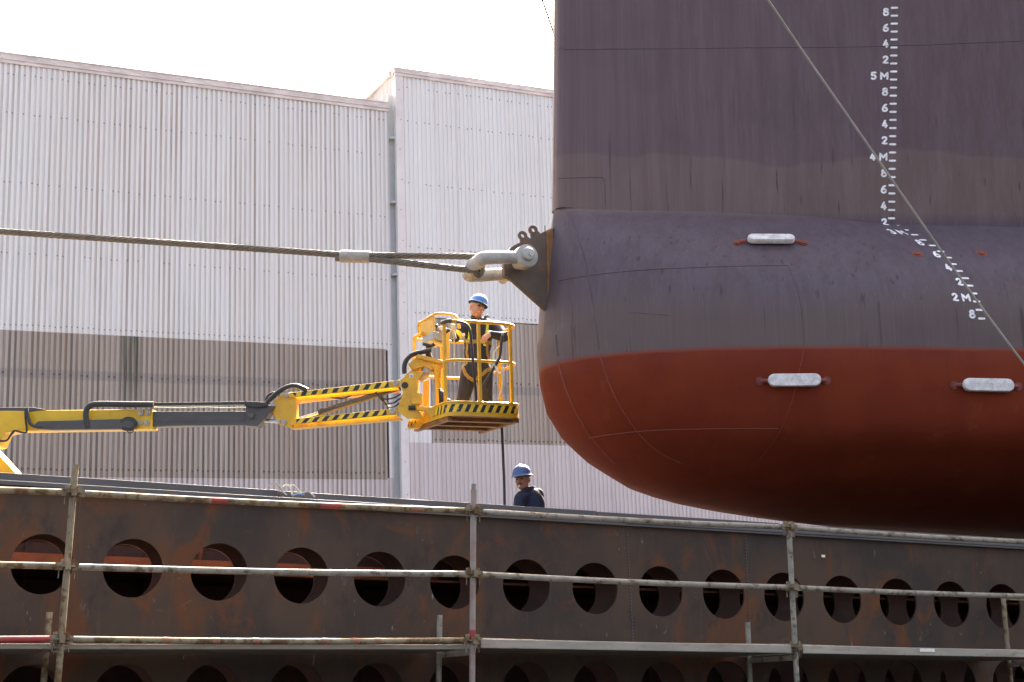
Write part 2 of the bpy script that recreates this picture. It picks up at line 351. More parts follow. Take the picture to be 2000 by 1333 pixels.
screws(b, -9, QL, 9.05, .016, True)
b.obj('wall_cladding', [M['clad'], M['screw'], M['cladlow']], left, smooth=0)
b = MB(); clad_sheet(b, -9, 16.86, 4.20, 8.86, .006, WM); screws(b, -9, 16.8, 7.49, .028, False, .008); screws(b, -9, 16.8, 4.44, .028, True, .008); b.obj('panel_band', [M['band'], M['screw']], left, smooth=0)
b = MB(); b.box(wp(3.9, .10, 18.00), WD*13.2, WN*.20, UPZ*.10); b.box(wp(3.9, -.02, 17.84), WD*13.2, WN*.055, UPZ*.055); b.box(wp(3.9, .3, 18.12), WD*13.2, WN*.42, UPZ*.022)
b.obj('roof_trim', M['trim'], left, smooth=0)
b = MB(); b.box(wp(3.9, 18, 17.86), WD*13.0, WN*17.5, UPZ*.08); b.obj('roof', M['roof'], left, smooth=0)
b = MB(); b.box(wp(-8.98, 18, 9), WD*.05, WN*17.9, UPZ*8.7); b.box(wp(QL-.03, 18.1, 9), WD*.03, WN*17.9, UPZ*8.8); b.box(wp(3.9, 35.9, 9), WD*12.8, WN*.05, UPZ*8.7)
b.obj('gable_wall', M['clad'], left, smooth=0)
b = MB(); b.box(wp(4, .12, 7.49), WD*12.8, WN*.05, UPZ*.11); b.box(wp(4, .12, 4.44), WD*12.8, WN*.05, UPZ*.11); b.obj('purlin', M['steelblue'], left, smooth=0)
right = thing('corrugated_hall', 'taller white corrugated hall with pale corner trim beside the ship bow', 'building', wallm(QL, 0))
QR = 17.47; QE = 52
b = MB(); clad_sheet(b, QR, QE, 10.06, 19.3, .25, WM); clad_sheet(b, QR, 18.48, 5.5, 10.06, .25, WM); clad_sheet(b, QR, QE, .3, 5.5, .25, WM, 2)
for z in (18.75, 17.43, 15.06, 12.65): screws(b, QR, QE, z, .016, False, .25)
screws(b, QR, QE, 10.22, .016, True, .25)
for k in range(16): b.box(wp(17.41+.06*(k % 2), -.312, 18.6-k*1.15), WD*.014, WN*.008, UPZ*.014, 1)
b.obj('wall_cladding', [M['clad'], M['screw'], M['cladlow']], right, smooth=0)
b = MB(); clad_sheet(b, 18.48, QE, 5.44, 10.02, .244, WM); screws(b, 18.5, QE, 7.75, .026, False, .255); screws(b, 18.5, QE, 5.62, .026, True, .255); b.obj('panel_band', [M['band'], M['screw']], right, smooth=0)
b = MB(); b.box(wp(17.42, -.20, 9.75), WD*.145, WN*.105, UPZ*9.45); b.box(wp(17.43, -.20, 14.26), WD*.15, WN*.112, UPZ*.02); b.box(wp(17.43, -.2, 9.3), WD*.15, WN*.112, UPZ*.02)
b.obj('corner_trim', M['trimw'], right, smooth=0, label='pale beige vertical corner flashing')
right_col = MB(); right_col.box(wp(17.27, .12, 9.5), WD*.16, WN*.03, UPZ*9.0); right_col.box(wp(17.27, .55, 9.5), WD*.015, WN*.36, UPZ*9.0); right_col.box(wp(17.27, .95, 9.5), WD*.16, WN*.05, UPZ*9.0)
for z in (16.75, 14.3, 11.6): right_col.box(wp(17.22, -.06, z), WD*.10, WN*.15, UPZ*.03)
right_col.obj('steel_column', M['steelblue'], right, smooth=0)
b = MB()
k = 0                                              # return wall facing left, above the low roof
while k*PIT < 30:
    y = k*PIT
    b.add([wp(17.32, y, 18.25), wp(17.32, y+.07, 18.25), wp(17.28, y+.085, 18.25), wp(17.28, y+.157, 18.25), wp(17.32, y+PIT, 18.25),
           wp(17.32, y, 19.3), wp(17.32, y+.07, 19.3), wp(17.28, y+.085, 19.3), wp(17.28, y+.157, 19.3), wp(17.32, y+PIT, 19.3)], [(i+1, i, i+5, i+6) for i in range(4)])
    k += 1
b.obj('side_wall', M['clad'], right, smooth=0)
b = MB(); b.box(wp((17.26+QE)/2, -.13, 19.36), WD*((QE-17.26)/2+.03), WN*.22, UPZ*.10); b.box(wp((17.26+QE)/2, -.27, 19.2), WD*((QE-17.26)/2), WN*.055, UPZ*.055)
b.box(wp(17.33, 15.2, 19.36), WD*.14, WN*15.1, UPZ*.1)
b.obj('roof_trim', M['trim'], right, smooth=0)
b = MB(); b.box(wp(35, 18, 19.2), WD*17.2, WN*17.5, UPZ*.08); b.obj('roof', M['roof'], right, smooth=0)
b = MB(); b.box(wp(QE, 17.8, 9.7), WD*.05, WN*17.9, UPZ*9.5); b.box(wp(35, 35.9, 9.7), WD*17, WN*.05, UPZ*9.5); b.box(wp(17.9, 19, 9.7), WD*.05, WN*16, UPZ*9.5); b.obj('gable_wall', M['clad'], right, smooth=0)
# ================================================================ ship
_pd = [-.157, -.14, -.10, -.02, .08, .20, .35, .513, .763, 1.019, 1.344, 1.65, 1.921, 2.138, 2.807, 3.40]
_pu = [10.25, 9.98, 9.47, 8.70, 8.10, 7.74, 7.50, 7.26, 6.95, 6.77, 6.685, 6.655, 6.645, 6.66, 6.72, 6.79]
def un(d):
    if d >= 3.4: return 6.79+.045*(d-3.4)/2.76
    return interp(d, _pd, _pu)
def dkn(u): return interp(u-6.776, [0, .4, 1.6, 2.75, 3.7, 5.2, 30], [3.40, 3.37, 3.36, 3.32, 3.23, 3.22, 3.22])
def sat(b, lim): return b/(1+(b/lim)**6)**(1/6)
def b_up(u, d):
    dl = max(0.0, u-un(max(d, 3.4))); return sat(.115*sqrt(max(0, 1-exp(-dl/.025))) + (.408+.0387*(d-3.3))*dl, 4.7)
def b_full(u):
    dl = max(0.0, u-6.645); return sat(1.285*sqrt(dl)+.035*dl, 5.0)
def hb(u, d):                                      # half breadth of the hull at station u, draught d
    dk = dkn(u)
    if d >= dk: return b_up(u, d)
    n_ = un(d)
    if u <= n_: return 0.0
    if d <= 1.8: return sat(sqrt(min(1, max(0, (d+.16)/.7)))*1.285*sqrt(u-n_)+.035*(u-n_), 5.0)
    x = (d-1.8)/(dk-1.8); bk = b_up(u, dk)
    v = bk + (b_full(u)-bk)*(1-x*x)
    return v*sqrt(1-exp(-(u-n_)/.06))
def hp(u, d, out=0.0): return S(u, d+KD, WC-hb(u, d)-out)
def hull_hit(x, y):
    r = ray(x, y)
    def f(s_): p = r*s_; return p.dot(SN)-(WC-hb(p.dot(SA), p.dot(ST)-KD))
    a = 11.0
    while a < 22 and f(a) < 0: a += .02
    lo, hi = a-.02, a
    for _ in range(30):
        m_ = (lo+hi)/2
        if f(m_) < 0: lo = m_
        else: hi = m_
    p = r*hi; return p.dot(SA), p.dot(ST)-KD
ship = thing('ship', 'dark grey and red ship bow with round bulb and white draught marks', 'ship', slipm(S(7, KD, WC)))
hm = MB(); TOP = 8.6; NS = 90; LEN = 30
def rows_():
    R = []
    lows = [-.157, -.1565, -.155, -.152, -.148, -.14, -.13, -.115, -.09, -.05, 0, .06, .12, .2, .3, .4, .513, .63, .763, .89, 1.02, 1.18, 1.344, 1.5, 1.65, 1.8]
    for d in lows: R.append(lambda u, d=d: d)
    for j in range(1, 23): R.append(lambda u, y=j/22: 1.8+y*(dkn(u)-1.8))
    R2 = []
    for j in range(0, 13): R2.append(lambda u, y=j/12: dkn(u)+y*(TOP-dkn(u)))
    return R, R2
def strip(rows, sgn, upper):
    vs = []; n_ = NS+1
    for r_ in rows:
        for i in range(n_):
            t_ = i/NS; d0 = r_(6.776); u0 = un(d0); u = u0 + (t_**2.2)*(LEN+7-u0); d = r_(u)
            if not upper and d <= -.1569: bb = 1.27*sqrt(max(0, u-10.2))*.0+0
            else: bb = (b_up(u, d) if upper else min(hb(u, min(d, dkn(u)-1e-6)) if i else 0.0, 9))
            vs.append(S(u, d+KD, WC-sgn*bb))
    fs = []
    for j in range(len(rows)-1):
        for i in range(NS):
            a = j*n_+i; f = (a, a+1, a+1+n_, a+n_); fs.append(f if sgn > 0 else f[::-1])
    hm.add(vs, fs)
RL, RU = rows_()
for sg in (1, -1): strip(RL, sg, False); strip(RU, sg, True)
# deck and transom close the hull
e = LEN+7; dk_pts = [S(un(TOP)+(t_/40)**2*(e-un(TOP)), TOP+KD, WC-b_up(un(TOP)+(t_/40)**2*(e-un(TOP)), TOP)) for t_ in range(41)] + [S(un(TOP)+(t_/40)**2*(e-un(TOP)), TOP+KD, WC+b_up(un(TOP)+(t_/40)**2*(e-un(TOP)), TOP)) for t_ in range(40, 0, -1)]
hm.add(dk_pts, [tuple(range(len(dk_pts)))])
tr = [S(e, d+KD, WC-hb(e, d)) for d in [-.15+k*(TOP+.15)/30 for k in range(31)]]; tr += [S(e, d+KD, WC+hb(e, d)) for d in [-.15+k*(TOP+.15)/30 for k in range(30, -1, -1)]]
hm.add(tr, [tuple(range(len(tr)))])
# raised weld seams, laid on the plating
def seam(pts, r=.006, mi=1, k=3):
    sp = [hull_hit(p.x, p.y) for p in smoothpath([V((p[0], p[1], 0)) for p in pts], 4)]
    P = []
    for i in range(len(sp)-1):
        for j in range(k): t_ = j/k; P.append(hp(lerp(sp[i][0], sp[i+1][0], t_), lerp(sp[i][1], sp[i+1][1], t_), -.001))
    P.append(hp(sp[-1][0], sp[-1][1], -.001)); hm.tube(P, r, 6, mi)
seam([(1090, 97), (1200, 96), (1350, 95), (1500, 93), (1650, 92), (1800, 88), (1998, 80)], .006)
seam([(1090, 349), (1130, 347.5), (1172, 347), (1180, 352), (1182, 372), (1182, 404)], .005)
seam([(1108, 416), (1124, 450), (1140, 500), (1152, 560), (1163, 630), (1170, 684)], .006)
seam([(1172, 694), (1190, 750), (1215, 800), (1250, 850), (1290, 885), (1330, 905)], .006, 2)
seam([(1090, 549), (1150, 538), (1250, 528), (1350, 523), (1450, 520), (1540, 519)], .006)
seam([(1538, 519), (1552, 550), (1563, 590), (1569, 640), (1570, 676)], .004)
seam([(1570, 684), (1560, 730), (1545, 790), (1520, 850), (1490, 890), (1465, 915)], .004, 2)
seam([(1150, 856), (1200, 848), (1280, 841), (1400, 838), (1520, 838)], .006, 2)
seam([(1084, 640), (1087, 672), (1090, 696)], .008, 1)
seam([(1091, 706), (1096, 730), (1115, 785), (1150, 848), (1200, 905)], .008, 2)
seam([(1232, 610), (1308, 616)], .004)
seam([(1600, 425), (1690, 432)], .004)
hull = hm.obj('hull', [M['hull'], M['seam'], M['seamred']], ship, smooth=30)
# draught marks: strokes in (x, z) units of a 0.10 m high, 0.06 m wide digit
def arc(cx, cz, rx, rz, a0, a1, n=9): return [(cx+rx*cos(radians(lerp(a0, a1, i/(n-1)))), cz+rz*sin(radians(lerp(a0, a1, i/(n-1))))) for i in range(n)]
GL = {'8': [arc(0, .073, .019, .017, 0, 360, 16), arc(0, .031, .023, .022, 0, 360, 16)],
      '6': [arc(0, .031, .023, .022, 0, 360, 16), [(.014, .090), (-.002, .083), (-.016, .062), (-.023, .031)]],
      '4': [[(.004, .091), (-.022, .030), (.024, .030)], [(.012, .058), (.012, .009)]],
      '2': [arc(0, .068, .021, .022, 165, -25, 9) + [(-.022, .010), (.024, .010)]],
      '3': [arc(-.002, .072, .020, .019, 150, -90, 9), arc(-.002, .032, .024, .023, 90, -150, 9)],
      '5': [[(.021, .090), (-.016, .090), (-.019, .052)] + arc(-.001, .034, .023, .024, 125, -140, 10)],
      'M': [[(-.034, .009), (-.034, .091), (0, .035), (.034, .091), (.034, .009)]]}
_td = [1.8, 1.9, 2.0, 2.1, 2.2, 2.3, 2.4, 2.5, 2.6, 2.7, 2.8, 2.9, 3.0, 3.1, 3.2, 3.3, 5.9]
_tu = [10.68, 10.665, 10.655, 10.65, 10.64, 10.63, 10.61, 10.595, 10.60, 10.58, 10.56, 10.53, 10.52, 10.50, 10.48, 10.465, 10.46]
def tu(d): return interp(d, _td, _tu)
def stroke(mk, pts, u0, d0, hw=.0115):
    P = []
    for i in range(len(pts)-1):
        n_ = 3
        for j in range(n_): t_ = j/n_; P.append((lerp(pts[i][0], pts[i+1][0], t_), lerp(pts[i][1], pts[i+1][1], t_)))
    P.append(pts[-1]); vs = []; fs = []
    for i, (x, z) in enumerate(P):
        a = P[max(i-1, 0)]; c = P[min(i+1, len(P)-1)]; tx, tz = c[0]-a[0], c[1]-a[1]; L = math.hypot(tx, tz) or 1; nx, nz = -tz/L*hw, tx/L*hw
        for sx in (1, -1): vs.append(hp(u0+x+nx*sx, d0+z+nz*sx, .004))
        if i: k = 2*i; fs.append((k-2, k, k+1, k-1))
    mk.add(vs, fs)
    for e_ in (P[0], P[-1]):                        # rounded ends
        c0 = [hp(u0+e_[0]+hw*cos(k*pi/4), d0+e_[1]+hw*sin(k*pi/4), .0045) for k in range(8)]; mk.add(c0, [tuple(range(8))])
for k in range(42):
    d = 5.9-.1*k; mk = MB(); stroke(mk, [(-.026, 0.0), (.03, 0.0)], tu(d), d, .0125); mk.obj('draught_tick', M['markwhite'], ship, smooth=0)
for d, txt in [(5.8, '8'), (5.6, '6'), (5.4, '4'), (5.2, '2'), (5.0, '5M'), (4.8, '8'), (4.6, '6'), (4.4, '4'), (4.2, '2'), (4.0, '4M'), (3.8, '8'), (3.6, '6'), (3.4, '4'), (3.2, '2'), (3.0, '3M'), (2.8, '8'), (2.6, '6'), (2.4, '4'), (2.2, '2'), (2.0, '2M'), (1.8, '8')]:
    mk = MB()
    for i, ch in enumerate(txt):
        off = -.088 if ch != 'M' else -.098
        if len(txt) == 2 and i == 0: off = -.215
        for st in GL[ch]: stroke(mk, st, tu(d+.05)+off, d)
    mk.obj('draught_numeral', M['markwhite'], ship, smooth=0, label='white draught numeral '+txt)
def hull_frame(u, d):
    p = hp(u, d); e1 = (hp(u+.05, d)-hp(u-.05, d)).normalized(); e2 = (hp(u, d+.03)-hp(u, d-.03)).normalized()
    nn = e1.cross(e2)
    if nn.dot(FW) > 0: nn = -nn
    return p, e1, nn.cross(e1).normalized()*(1 if nn.cross(e1).dot(ST) > 0 else -1), nn.normalized()
M['strapred'] = weathered('strap_red', (.15, .026, .017), None, rough=.5)
def anode(x, y, half, hgt, pad, sm='strapred'):
    u, d = hull_hit(x, y); p, e1, e2, nn = hull_frame(u, d)
    a = MB()
    secs = [(.0, .93), (.012, 1.0), (.045, 1.0), (.062, .86)]; n_ = 12; vs = []; fs = []
    out = []
    for k in range(n_+1): an = -pi/2+pi*k/n_; out.append((half-hgt+hgt*cos(an), hgt*sin(an)))
    for k in range(n_+1): an = pi/2+pi*k/n_; out.append((-(half-hgt)+hgt*cos(an), hgt*sin(an)))
    NN = len(out)
    for h, sc_ in secs:
        for ox, oz in out: vs.append(p + nn*(.028+h) + e1*(ox*(1-(1-sc_)*.25)) + e2*oz*sc_)
    for j in range(3):
        for i in range(NN): fs.append((j*NN+i, j*NN+(i+1) % NN, (j+1)*NN+(i+1) % NN, (j+1)*NN+i))
    fs += [tuple(range(NN))[::-1], tuple(3*NN+i for i in range(NN))]
    a.add(vs, fs); a.tube([p+nn*.091+e1*.045*cos(k*pi/8)+e2*.022*sin(k*pi/8) for k in range(16)], .003, 5, closed=True)
    a.tube([p+nn*.091+e1*.024*cos(k*pi/8)+e2*.010*sin(k*pi/8) for k in range(16)], .0025, 5, closed=True)
    ao = a.obj('anode', M['zinc'], ship, smooth=50)
    for sx in (-1, 1):
        st = MB(); u2, d2 = u+sx*pad*e1.dot(SA)/1.0, d+sx*pad*e1.dot(ST); q_, f1, f2, fn = hull_frame(u2, d2)
        st.tube([p+e1*sx*(half-.06)+nn*.045, p+e1*sx*(half+.02)+nn*.03, q_+fn*.012], .022, 8, flat=.45); st.cyl(q_-fn*.01, q_+fn*.010, .046, 20); st.cyl(q_+fn*.01, q_+fn*.022, .028, 16)
        st.obj('strap', M[sm], ao, smooth=40)
anode(1505, 475, .27, .062, .375, 'primer'); anode(1550, 744, .285, .070, .36); anode(1926, 754, .285, .072, .36)
for x, y in ((1792, 496), (1917, 495)):
    u, d = hull_hit(x, y); p, e1, e2, nn = hull_frame(u, d); a = MB()
    a.add([hp(u+.062*cos(k*pi/10)*e1.dot(SA), d+.06*sin(k*pi/10)*e2.dot(ST), .003) for k in range(20)], [tuple(range(20))]); a.cyl(p-nn*.01, p+nn*.012, .035, 16)
    a.obj('anode_stud', M['primer'], ship, smooth=40)
# towing bracket in the centre plane
def cp(x, y): return onw(x, y, WC)
br = MB(); TH = SN*.07; H = SN*.035
poly = [(1088, 441), (1079, 445), (1057, 456), (1038, 465), (1018, 474), (1005, 479), (996, 485), (989, 493), (984, 505), (982, 522), (983, 540), (989, 543), (1000, 550), (1076, 618), (1092, 622)]
br.prism([cp(*p)-H for p in poly], TH)
for (cx, cy, b1, b2) in ((1041, 450, (1037, 467), (1056, 458)), (1020.5, 461, (1016, 476), (1036, 468))):
    c = cp(cx, cy); ax = SA; ay = ST; br.ring(c-SN*.017, ax, ay, SN*.034, .058, .024, 22)
    d1 = cp(*b1); d2 = cp(*b2); dr = ((d1+d2)/2-c).normalized(); sd_ = dr.cross(SN).normalized(); e0 = .0225
    if (d1-c).dot(sd_) < 0: sd_ = -sd_
    br.prism([c+sd_*.0465+dr*.004-H*.99, c+sd_*.0465+dr*.03-H*.99, d1-H*.99, d2-H*.99, c-sd_*.0465+dr*.03-H*.99, c-sd_*.0465+dr*.004-H*.99, c-sd_*.03+dr*.034-H*.99, c+dr*.047*.9-H*.99, c+sd_*.03+dr*.034-H*.99][:6], TH*.98) if False else br.prism([c+sd_*.053+dr*.030-SN*.0165, d1-SN*.0165, d2-SN*.0165, c-sd_*.053+dr*.030-SN*.0165], SN*.033)
bro = br.obj('towing_bracket', M['rust'], ship, smooth=30, bevel=.006)
wl_ = MB(); wl_.prism([cp(*p)-SN*.055 for p in ((1064, 455), (1077, 447), (1079, 618), (1067, 606))], SN*.11); wl_.obj('weld', M['rustedge'], bro, smooth=0, bevel=.01)
bt = MB(); bt.tube([cp(1064.5, 453), cp(1064.5, 441)], .006, 8); bt.obj('wire_stub', M['rust'], bro)
# ================================================================ shackle, rope
near = onw(1025, 503, WC-.25); pinc = near + (SN-ST*.12).normalized()*.25; bowc = cp(921, 522); dd = (bowc-pinc); LB = dd.length; dd.normalize()
shk = thing('shackle', 'huge pale painted bow shackle pinned through the rusty bracket', 'shackle', Matrix.Translation(pinc))
LAT = (SN-ST*.12).normalized()
def sp_(x, y): return pinc + dd*x + LAT*y
path = smoothpath([sp_(.06, -.25), sp_(.20, -.25), sp_(.36, -.262), sp_(.52, -.245), sp_(LB*.95, -.155), sp_(LB, -.02), sp_(LB*.88, .14), sp_(.50, .235), sp_(.36, .262), sp_(.20, .25), sp_(.06, .25)], 6)
NN = len(path); b = MB(); b.tube(path, [.073+.008*sin(pi*min(1, max(0, (i/NN-.1)/.8))) for i in range(NN)], 18)
dv = dd.cross(SN).normalized()
for sy in (-1, 1):
    c = sp_(0, sy*.25); b.tube([c-SN*.082, c-SN*.07, c+SN*.07, c+SN*.082], [k_*(1 if sy < 0 else .56) for k_ in (.115, .135, .135, .115)], 28)
b.obj('bow', M['shackle'], shk, smooth=50)
b = MB(); b.cyl(sp_(0, -.37), sp_(0, .40), .062, 20); b.obj('pin', M['shackle'], shk)
b = MB(); b.tube([sp_(0, -.375), sp_(0, -.365), sp_(0, -.325)], [.066, .078, .078], 24); b.obj('nut', M['shackle'], shk)
b = MB(); b.tube([sp_(-.02, -.392)+dv*.015, sp_(-.02, -.375)+dv*.015], .028, 10); b.obj('cotter_pin', M['boltgrey'], shk)
def rope(mb, P, R, strands=6, pitch=.55, sub=None, mi=0, phase=0.0):
    # resample, then wind the strands round the path
    L = [0]
    for i in range(1, len(P)): L.append(L[-1]+(P[i]-P[i-1]).length)
    n_ = max(8, int(L[-1]/(pitch/14))); Q = []; k = 0
    for i in range(n_+1):
        s_ = L[-1]*i/n_
        while k < len(P)-2 and L[k+1] < s_: k += 1
        Q.append(P[k].lerp(P[k+1], min(1, max(0, (s_-L[k])/max(1e-9, L[k+1]-L[k])))))
    up = V((0, 0, 1)); frames = []; nx = None
    for i in range(n_+1):
        t = (Q[min(i+1, n_)]-Q[max(i-1, 0)]).normalized()
        if nx is None: nx = (up-t*up.dot(t)).normalized()
        nx = (nx-t*nx.dot(t)).normalized(); frames.append((nx.copy(), t.cross(nx)))
    for j in range(strands):
        path_ = []
        for i in range(n_+1):
            a = phase + 2*pi*j/strands - 2*pi*(L[-1]*i/n_)/pitch; path_.append(Q[i] + frames[i][0]*cos(a)*R*.62 + frames[i][1]*sin(a)*R*.62)
        mb.tube(path_, R*.37, 7, mi)
    mb.tube(Q, R*.45, 6, mi)
YB = bowc.y
tr_ = thing('tow_rope', 'thick twisted steel wire rope looped through the shackle', 'wire rope', Matrix.Translation(cp(694, 502)))
ys = YB+.25
rp = MB(); main = smoothpath([at(-1900, 322, ys+1.6), at(-900, 389, ys+.8), at(-260, 434, ys+.35), at(0, 452.5, ys+.25), at(200, 466, ys+.18), at(420, 481, ys+.1), at(560, 490.5, ys+.05), at(662, 498, ys), at(690, 501, ys-.02)], 6)
rope(rp, main, .040)
bar = bowc; rr = .086+.034
e_up = (ST-dd*ST.dot(dd)).normalized(); ed = -dd    # ed points towards the ship side of the bar
def lin(p, q, n_): return [p.lerp(q, k/n_) for k in range(n_)]
T1 = bar+e_up*rr-SN*.02; B1 = bar-e_up*.060-SN*.06
loop = lin(at(700, 499, ys-.02), T1, 10) + [bar-SN*.03 + e_up*rr*cos(t_) + ed*rr*sin(t_) for t_ in [pi*k/8 for k in range(1, 8)]] + lin(B1, at(700, 504, ys-.02), 10) + [at(700, 504, ys-.02)]
rope(rp, smoothpath(loop, 3), .039, phase=.5)
rp.obj('rope_strand', M['wire'], tr_, smooth=60)
fa, fb = at(665, 501, ys), at(723, 502.5, ys-.03); fd = (fb-fa).normalized()
b = MB(); b.tube([fa, fa+fd*.012, fb-fd*.012, fb], [.066, .073, .073, .066], 24); fo = b.obj('ferrule', M['ferrule'], tr_)
b = MB(); b.tube([fa-fd*.055+V((0, 0, -.022)), fa+fd*.01+V((0, 0, -.022))], .042, 14); b.obj('rope_end', M['wire'], tr_)
b = MB(); pc = at(689, 497, ys-.07); b.ell(pc+V((0, .008, 0)), V((.034, 0, 0)), V((0, .012, 0)), V((0, 0, .026)), 12, 8); b.obj('paint_dab', M['spray'], fo)
# thin cables
c1 = MB(); P = [ray(x, y)*sv for x, y, sv in ((1390, -160, 13.2), (1500, 0, 12.9), (1560, 89, 12.8), (1690, 276, 12.4), (1803, 440, 12.1), (1900, 577, 11.9), (2000, 711, 11.6), (2150, 905, 11.2))]
c1.tube(smoothpath(P, 5), .0095, 8); tag(c1.obj('steel_cable', M['cable'], M=Matrix.Translation(P[-1])), 'thin slanting steel cable crossing in front of the grey ship hull', 'cable')
c1 = MB(); P = [ray(x, y)*18.5 for x, y in ((1030, -80), (1059, 0), (1071, 34), (1081, 64), (1096, 110), (1120, 180))]
c1.tube(smoothpath(P, 4), .015, 8); tag(c1.obj('steel_cable', M['rubber'], M=Matrix.Translation(P[-1])), 'short thin cable against the sky disappearing behind the ship stem', 'cable')
# ================================================================ pontoon with round holes
pon = thing('pontoon', 'rusty brown steel pontoon with rows of round holes under the ship', 'pontoon', slipm(S(5, -.8, 11.3)))
HP, HU0, HR = .686, 1.768, .2315
U_A, U_B = HU0-HP*9.5, HU0+HP*22.5
def hc(u): return 1.083-.0050*(u-1.0)
def hc2(u): return .105+.017*(u-1.6)
def holed(mb, w, th, vtop, vbot, mi=0, mi_r=0):
    n_ = 40; k0, k1 = -9, 23
    for k in range(k0, k1):
        uc = HU0+HP*k; a, b_ = uc-HP/2, uc+HP/2
        vmid = (hc(uc)+hc2(uc))/2
        for (vc, v0, v1) in ((hc(uc), vmid, vtop), (hc2(uc), vbot, vmid)):
            # boundary loop matched to the circle by angle
            vs = []; fs = []
            for i in range(n_):
                an = 2*pi*(i+.5)/n_; cx, cz = cos(an), sin(an)
                tx = (HP/2)/abs(cx) if abs(cx) > 1e-9 else 1e9; tz = ((v1-vc) if cz > 0 else (vc-v0))/abs(cz) if abs(cz) > 1e-9 else 1e9
                t_ = min(tx, tz); vs.append((uc+cx*t_, vc+cz*t_)); 
            corners = [(b_, v1), (a, v1), (a, v0), (b_, v0)]
            outer = []; 
            for i in range(n_):
                outer.append(vs[i]); an0 = 2*pi*(i+.5)/n_; an1 = 2*pi*(i+1.5)/n_
                for c in corners:
                    ac = math.atan2(c[1]-vc, c[0]-uc) % (2*pi)
                    if an0 < ac < an1 or an0 < ac+2*pi < an1: outer.append(c)
            # fan: for every outer edge connect to the circle point
            cir = [(uc+HR*cos(2*pi*(i+.5)/n_), vc+HR*sin(2*pi*(i+.5)/n_)) for i in range(n_)]
            V0 = [S(x, z, w) for x, z in outer]; V1 = [S(x, z, w) for x, z in cir]; V2 = [S(x, z, w+th) for x, z in cir]; no = len(outer)
            F = []; ci = 0; oi = 0
            idx = [i for i, p in enumerate(outer) if p in vs]
            for i in range(n_):
                o0 = idx[i]; o1 = idx[(i+1) % n_]; seq = []
                j = o0
                while True:
                    seq.append(j)
                    if j == o1: break
                    j = (j+1) % no
                F.append(tuple(seq[::-1] + [no+i, no+(i+1) % n_])[::-1])
            base = len(F)
            for i in range(n_): F.append((no+i, no+(i+1) % n_, no+n_+(i+1) % n_, no+n_+i))
            mb.add(V0+V1+V2, F, mi)
b = MB(); holed(b, 11.3, .02, 1.64, -.83); b.obj('front_plate', M['plate'], pon, smooth=30)
b = MB(); holed(b, 11.73, .02, 1.64, -.83); b.obj('inner_plate', M['inner'], pon, smooth=30)
b = MB(); b.box(S(5.9, .4, 13.02), SA*11.2, SN*.012, ST*1.25)
for v in (.33, 1.40): b.box(S(5.9, v, 12.90), SA*11.2, SN*.10, ST*.012); b.box(S(5.9, v-.05, 12.79), SA*11.2, SN*.010, ST*.05)
b.obj('back_plate', M['inner'], pon, smooth=0)
b = MB(); b.box(S(5.9, 1.115, 12.40), SA*11.1, SN*.60, ST*.010); b.box(S(-.2, 1.205, 12.46), SA*5.0, SN*.010, ST*.078); b.obj('stringer', M['orange'], pon, smooth=0)  # wide flat shelf added to keep daylight off the space below, then the stringer face
for u_ in (2.55, 3.95, 0.2): b = MB(); b.cyl(S(u_, 1.12, 12.7), S(u_+.04, 1.62, 12.62), .02, 8); b.obj('loose_pipe', M['orange'], pon)
b = MB()
for k in range(-5, 18): b.box(S(HU0+HP*(k*1.5+.5), .4, 12.88), SA*.012, SN*.12, ST*1.22)
b.obj('web_frame', M['inner'], pon, smooth=0)
for u in (U_A, U_B):
    b = MB(); b.box(S(u, .4, 12.15), SA*.012, SN*.86, ST*1.24); b.obj('end_plate', M['plate'], pon, smooth=0)
b = MB(); b.box(S(5.9, -.79, 12.3), SA*11.2, SN*.6, ST*.01); b.obj('bottom_plate', M['inner'], pon, smooth=0)
b = MB(); b.box(S(5.9, 1.652, 11.52), SA*11.2, SN*.27, ST*.012)                     # top flange over the two plates
b.box(S(5.9, 1.652, 12.80), SA*11.2, SN*.23, ST*.012); b.box(S(10.6, 1.651, 12.18), SA*6.4, SN*.39, ST*.010)
b.obj('top_flange', M['capsteel'], pon, smooth=0)
b = MB()                                            # loose steel section lying along the flange edge, in three lengths
us = [-4.6, 2.95, 5.98, 8.02, 16.8]; 
for i in range(4):
    a, c = us[i]+.004, us[i+1]-.004; vt = 1.790-.004*i
    b.prism([S(a, 1.666, 11.42+.01*i), S(c, 1.666, 11.42+.01*i), S(c, vt, 11.42+.01*i), S(a, vt, 11.42+.01*i)], SN*.09)
b.box(S(-.5, 1.686, 11.285), SA*6.2, SN*.05, ST*.018); b.box(S(11.5, 1.67, 11.27), SA*5.3, SN*.03, ST*.012)
b.obj('edge_beam', M['capsteel'], pon, smooth=0, bevel=.004)
b = MB(); c = onw(1608, 1086.5, 11.297); b.box(c, SA*.021, SN*.001, ST*.0125); b.obj('sticker', M['sticker'], pon, smooth=0, label='small cream paper sticker')
for x in (1225, 1455):
    b = MB()
    for k in range(34): y0 = 1040+k*6.4; c = onw(x+k*.35, y0, 11.297); b.ell(c, SA*.007, SN*.004, ST*.011, 6, 4)
    b.obj('butt_weld', M['capsteel'], pon, smooth=60)
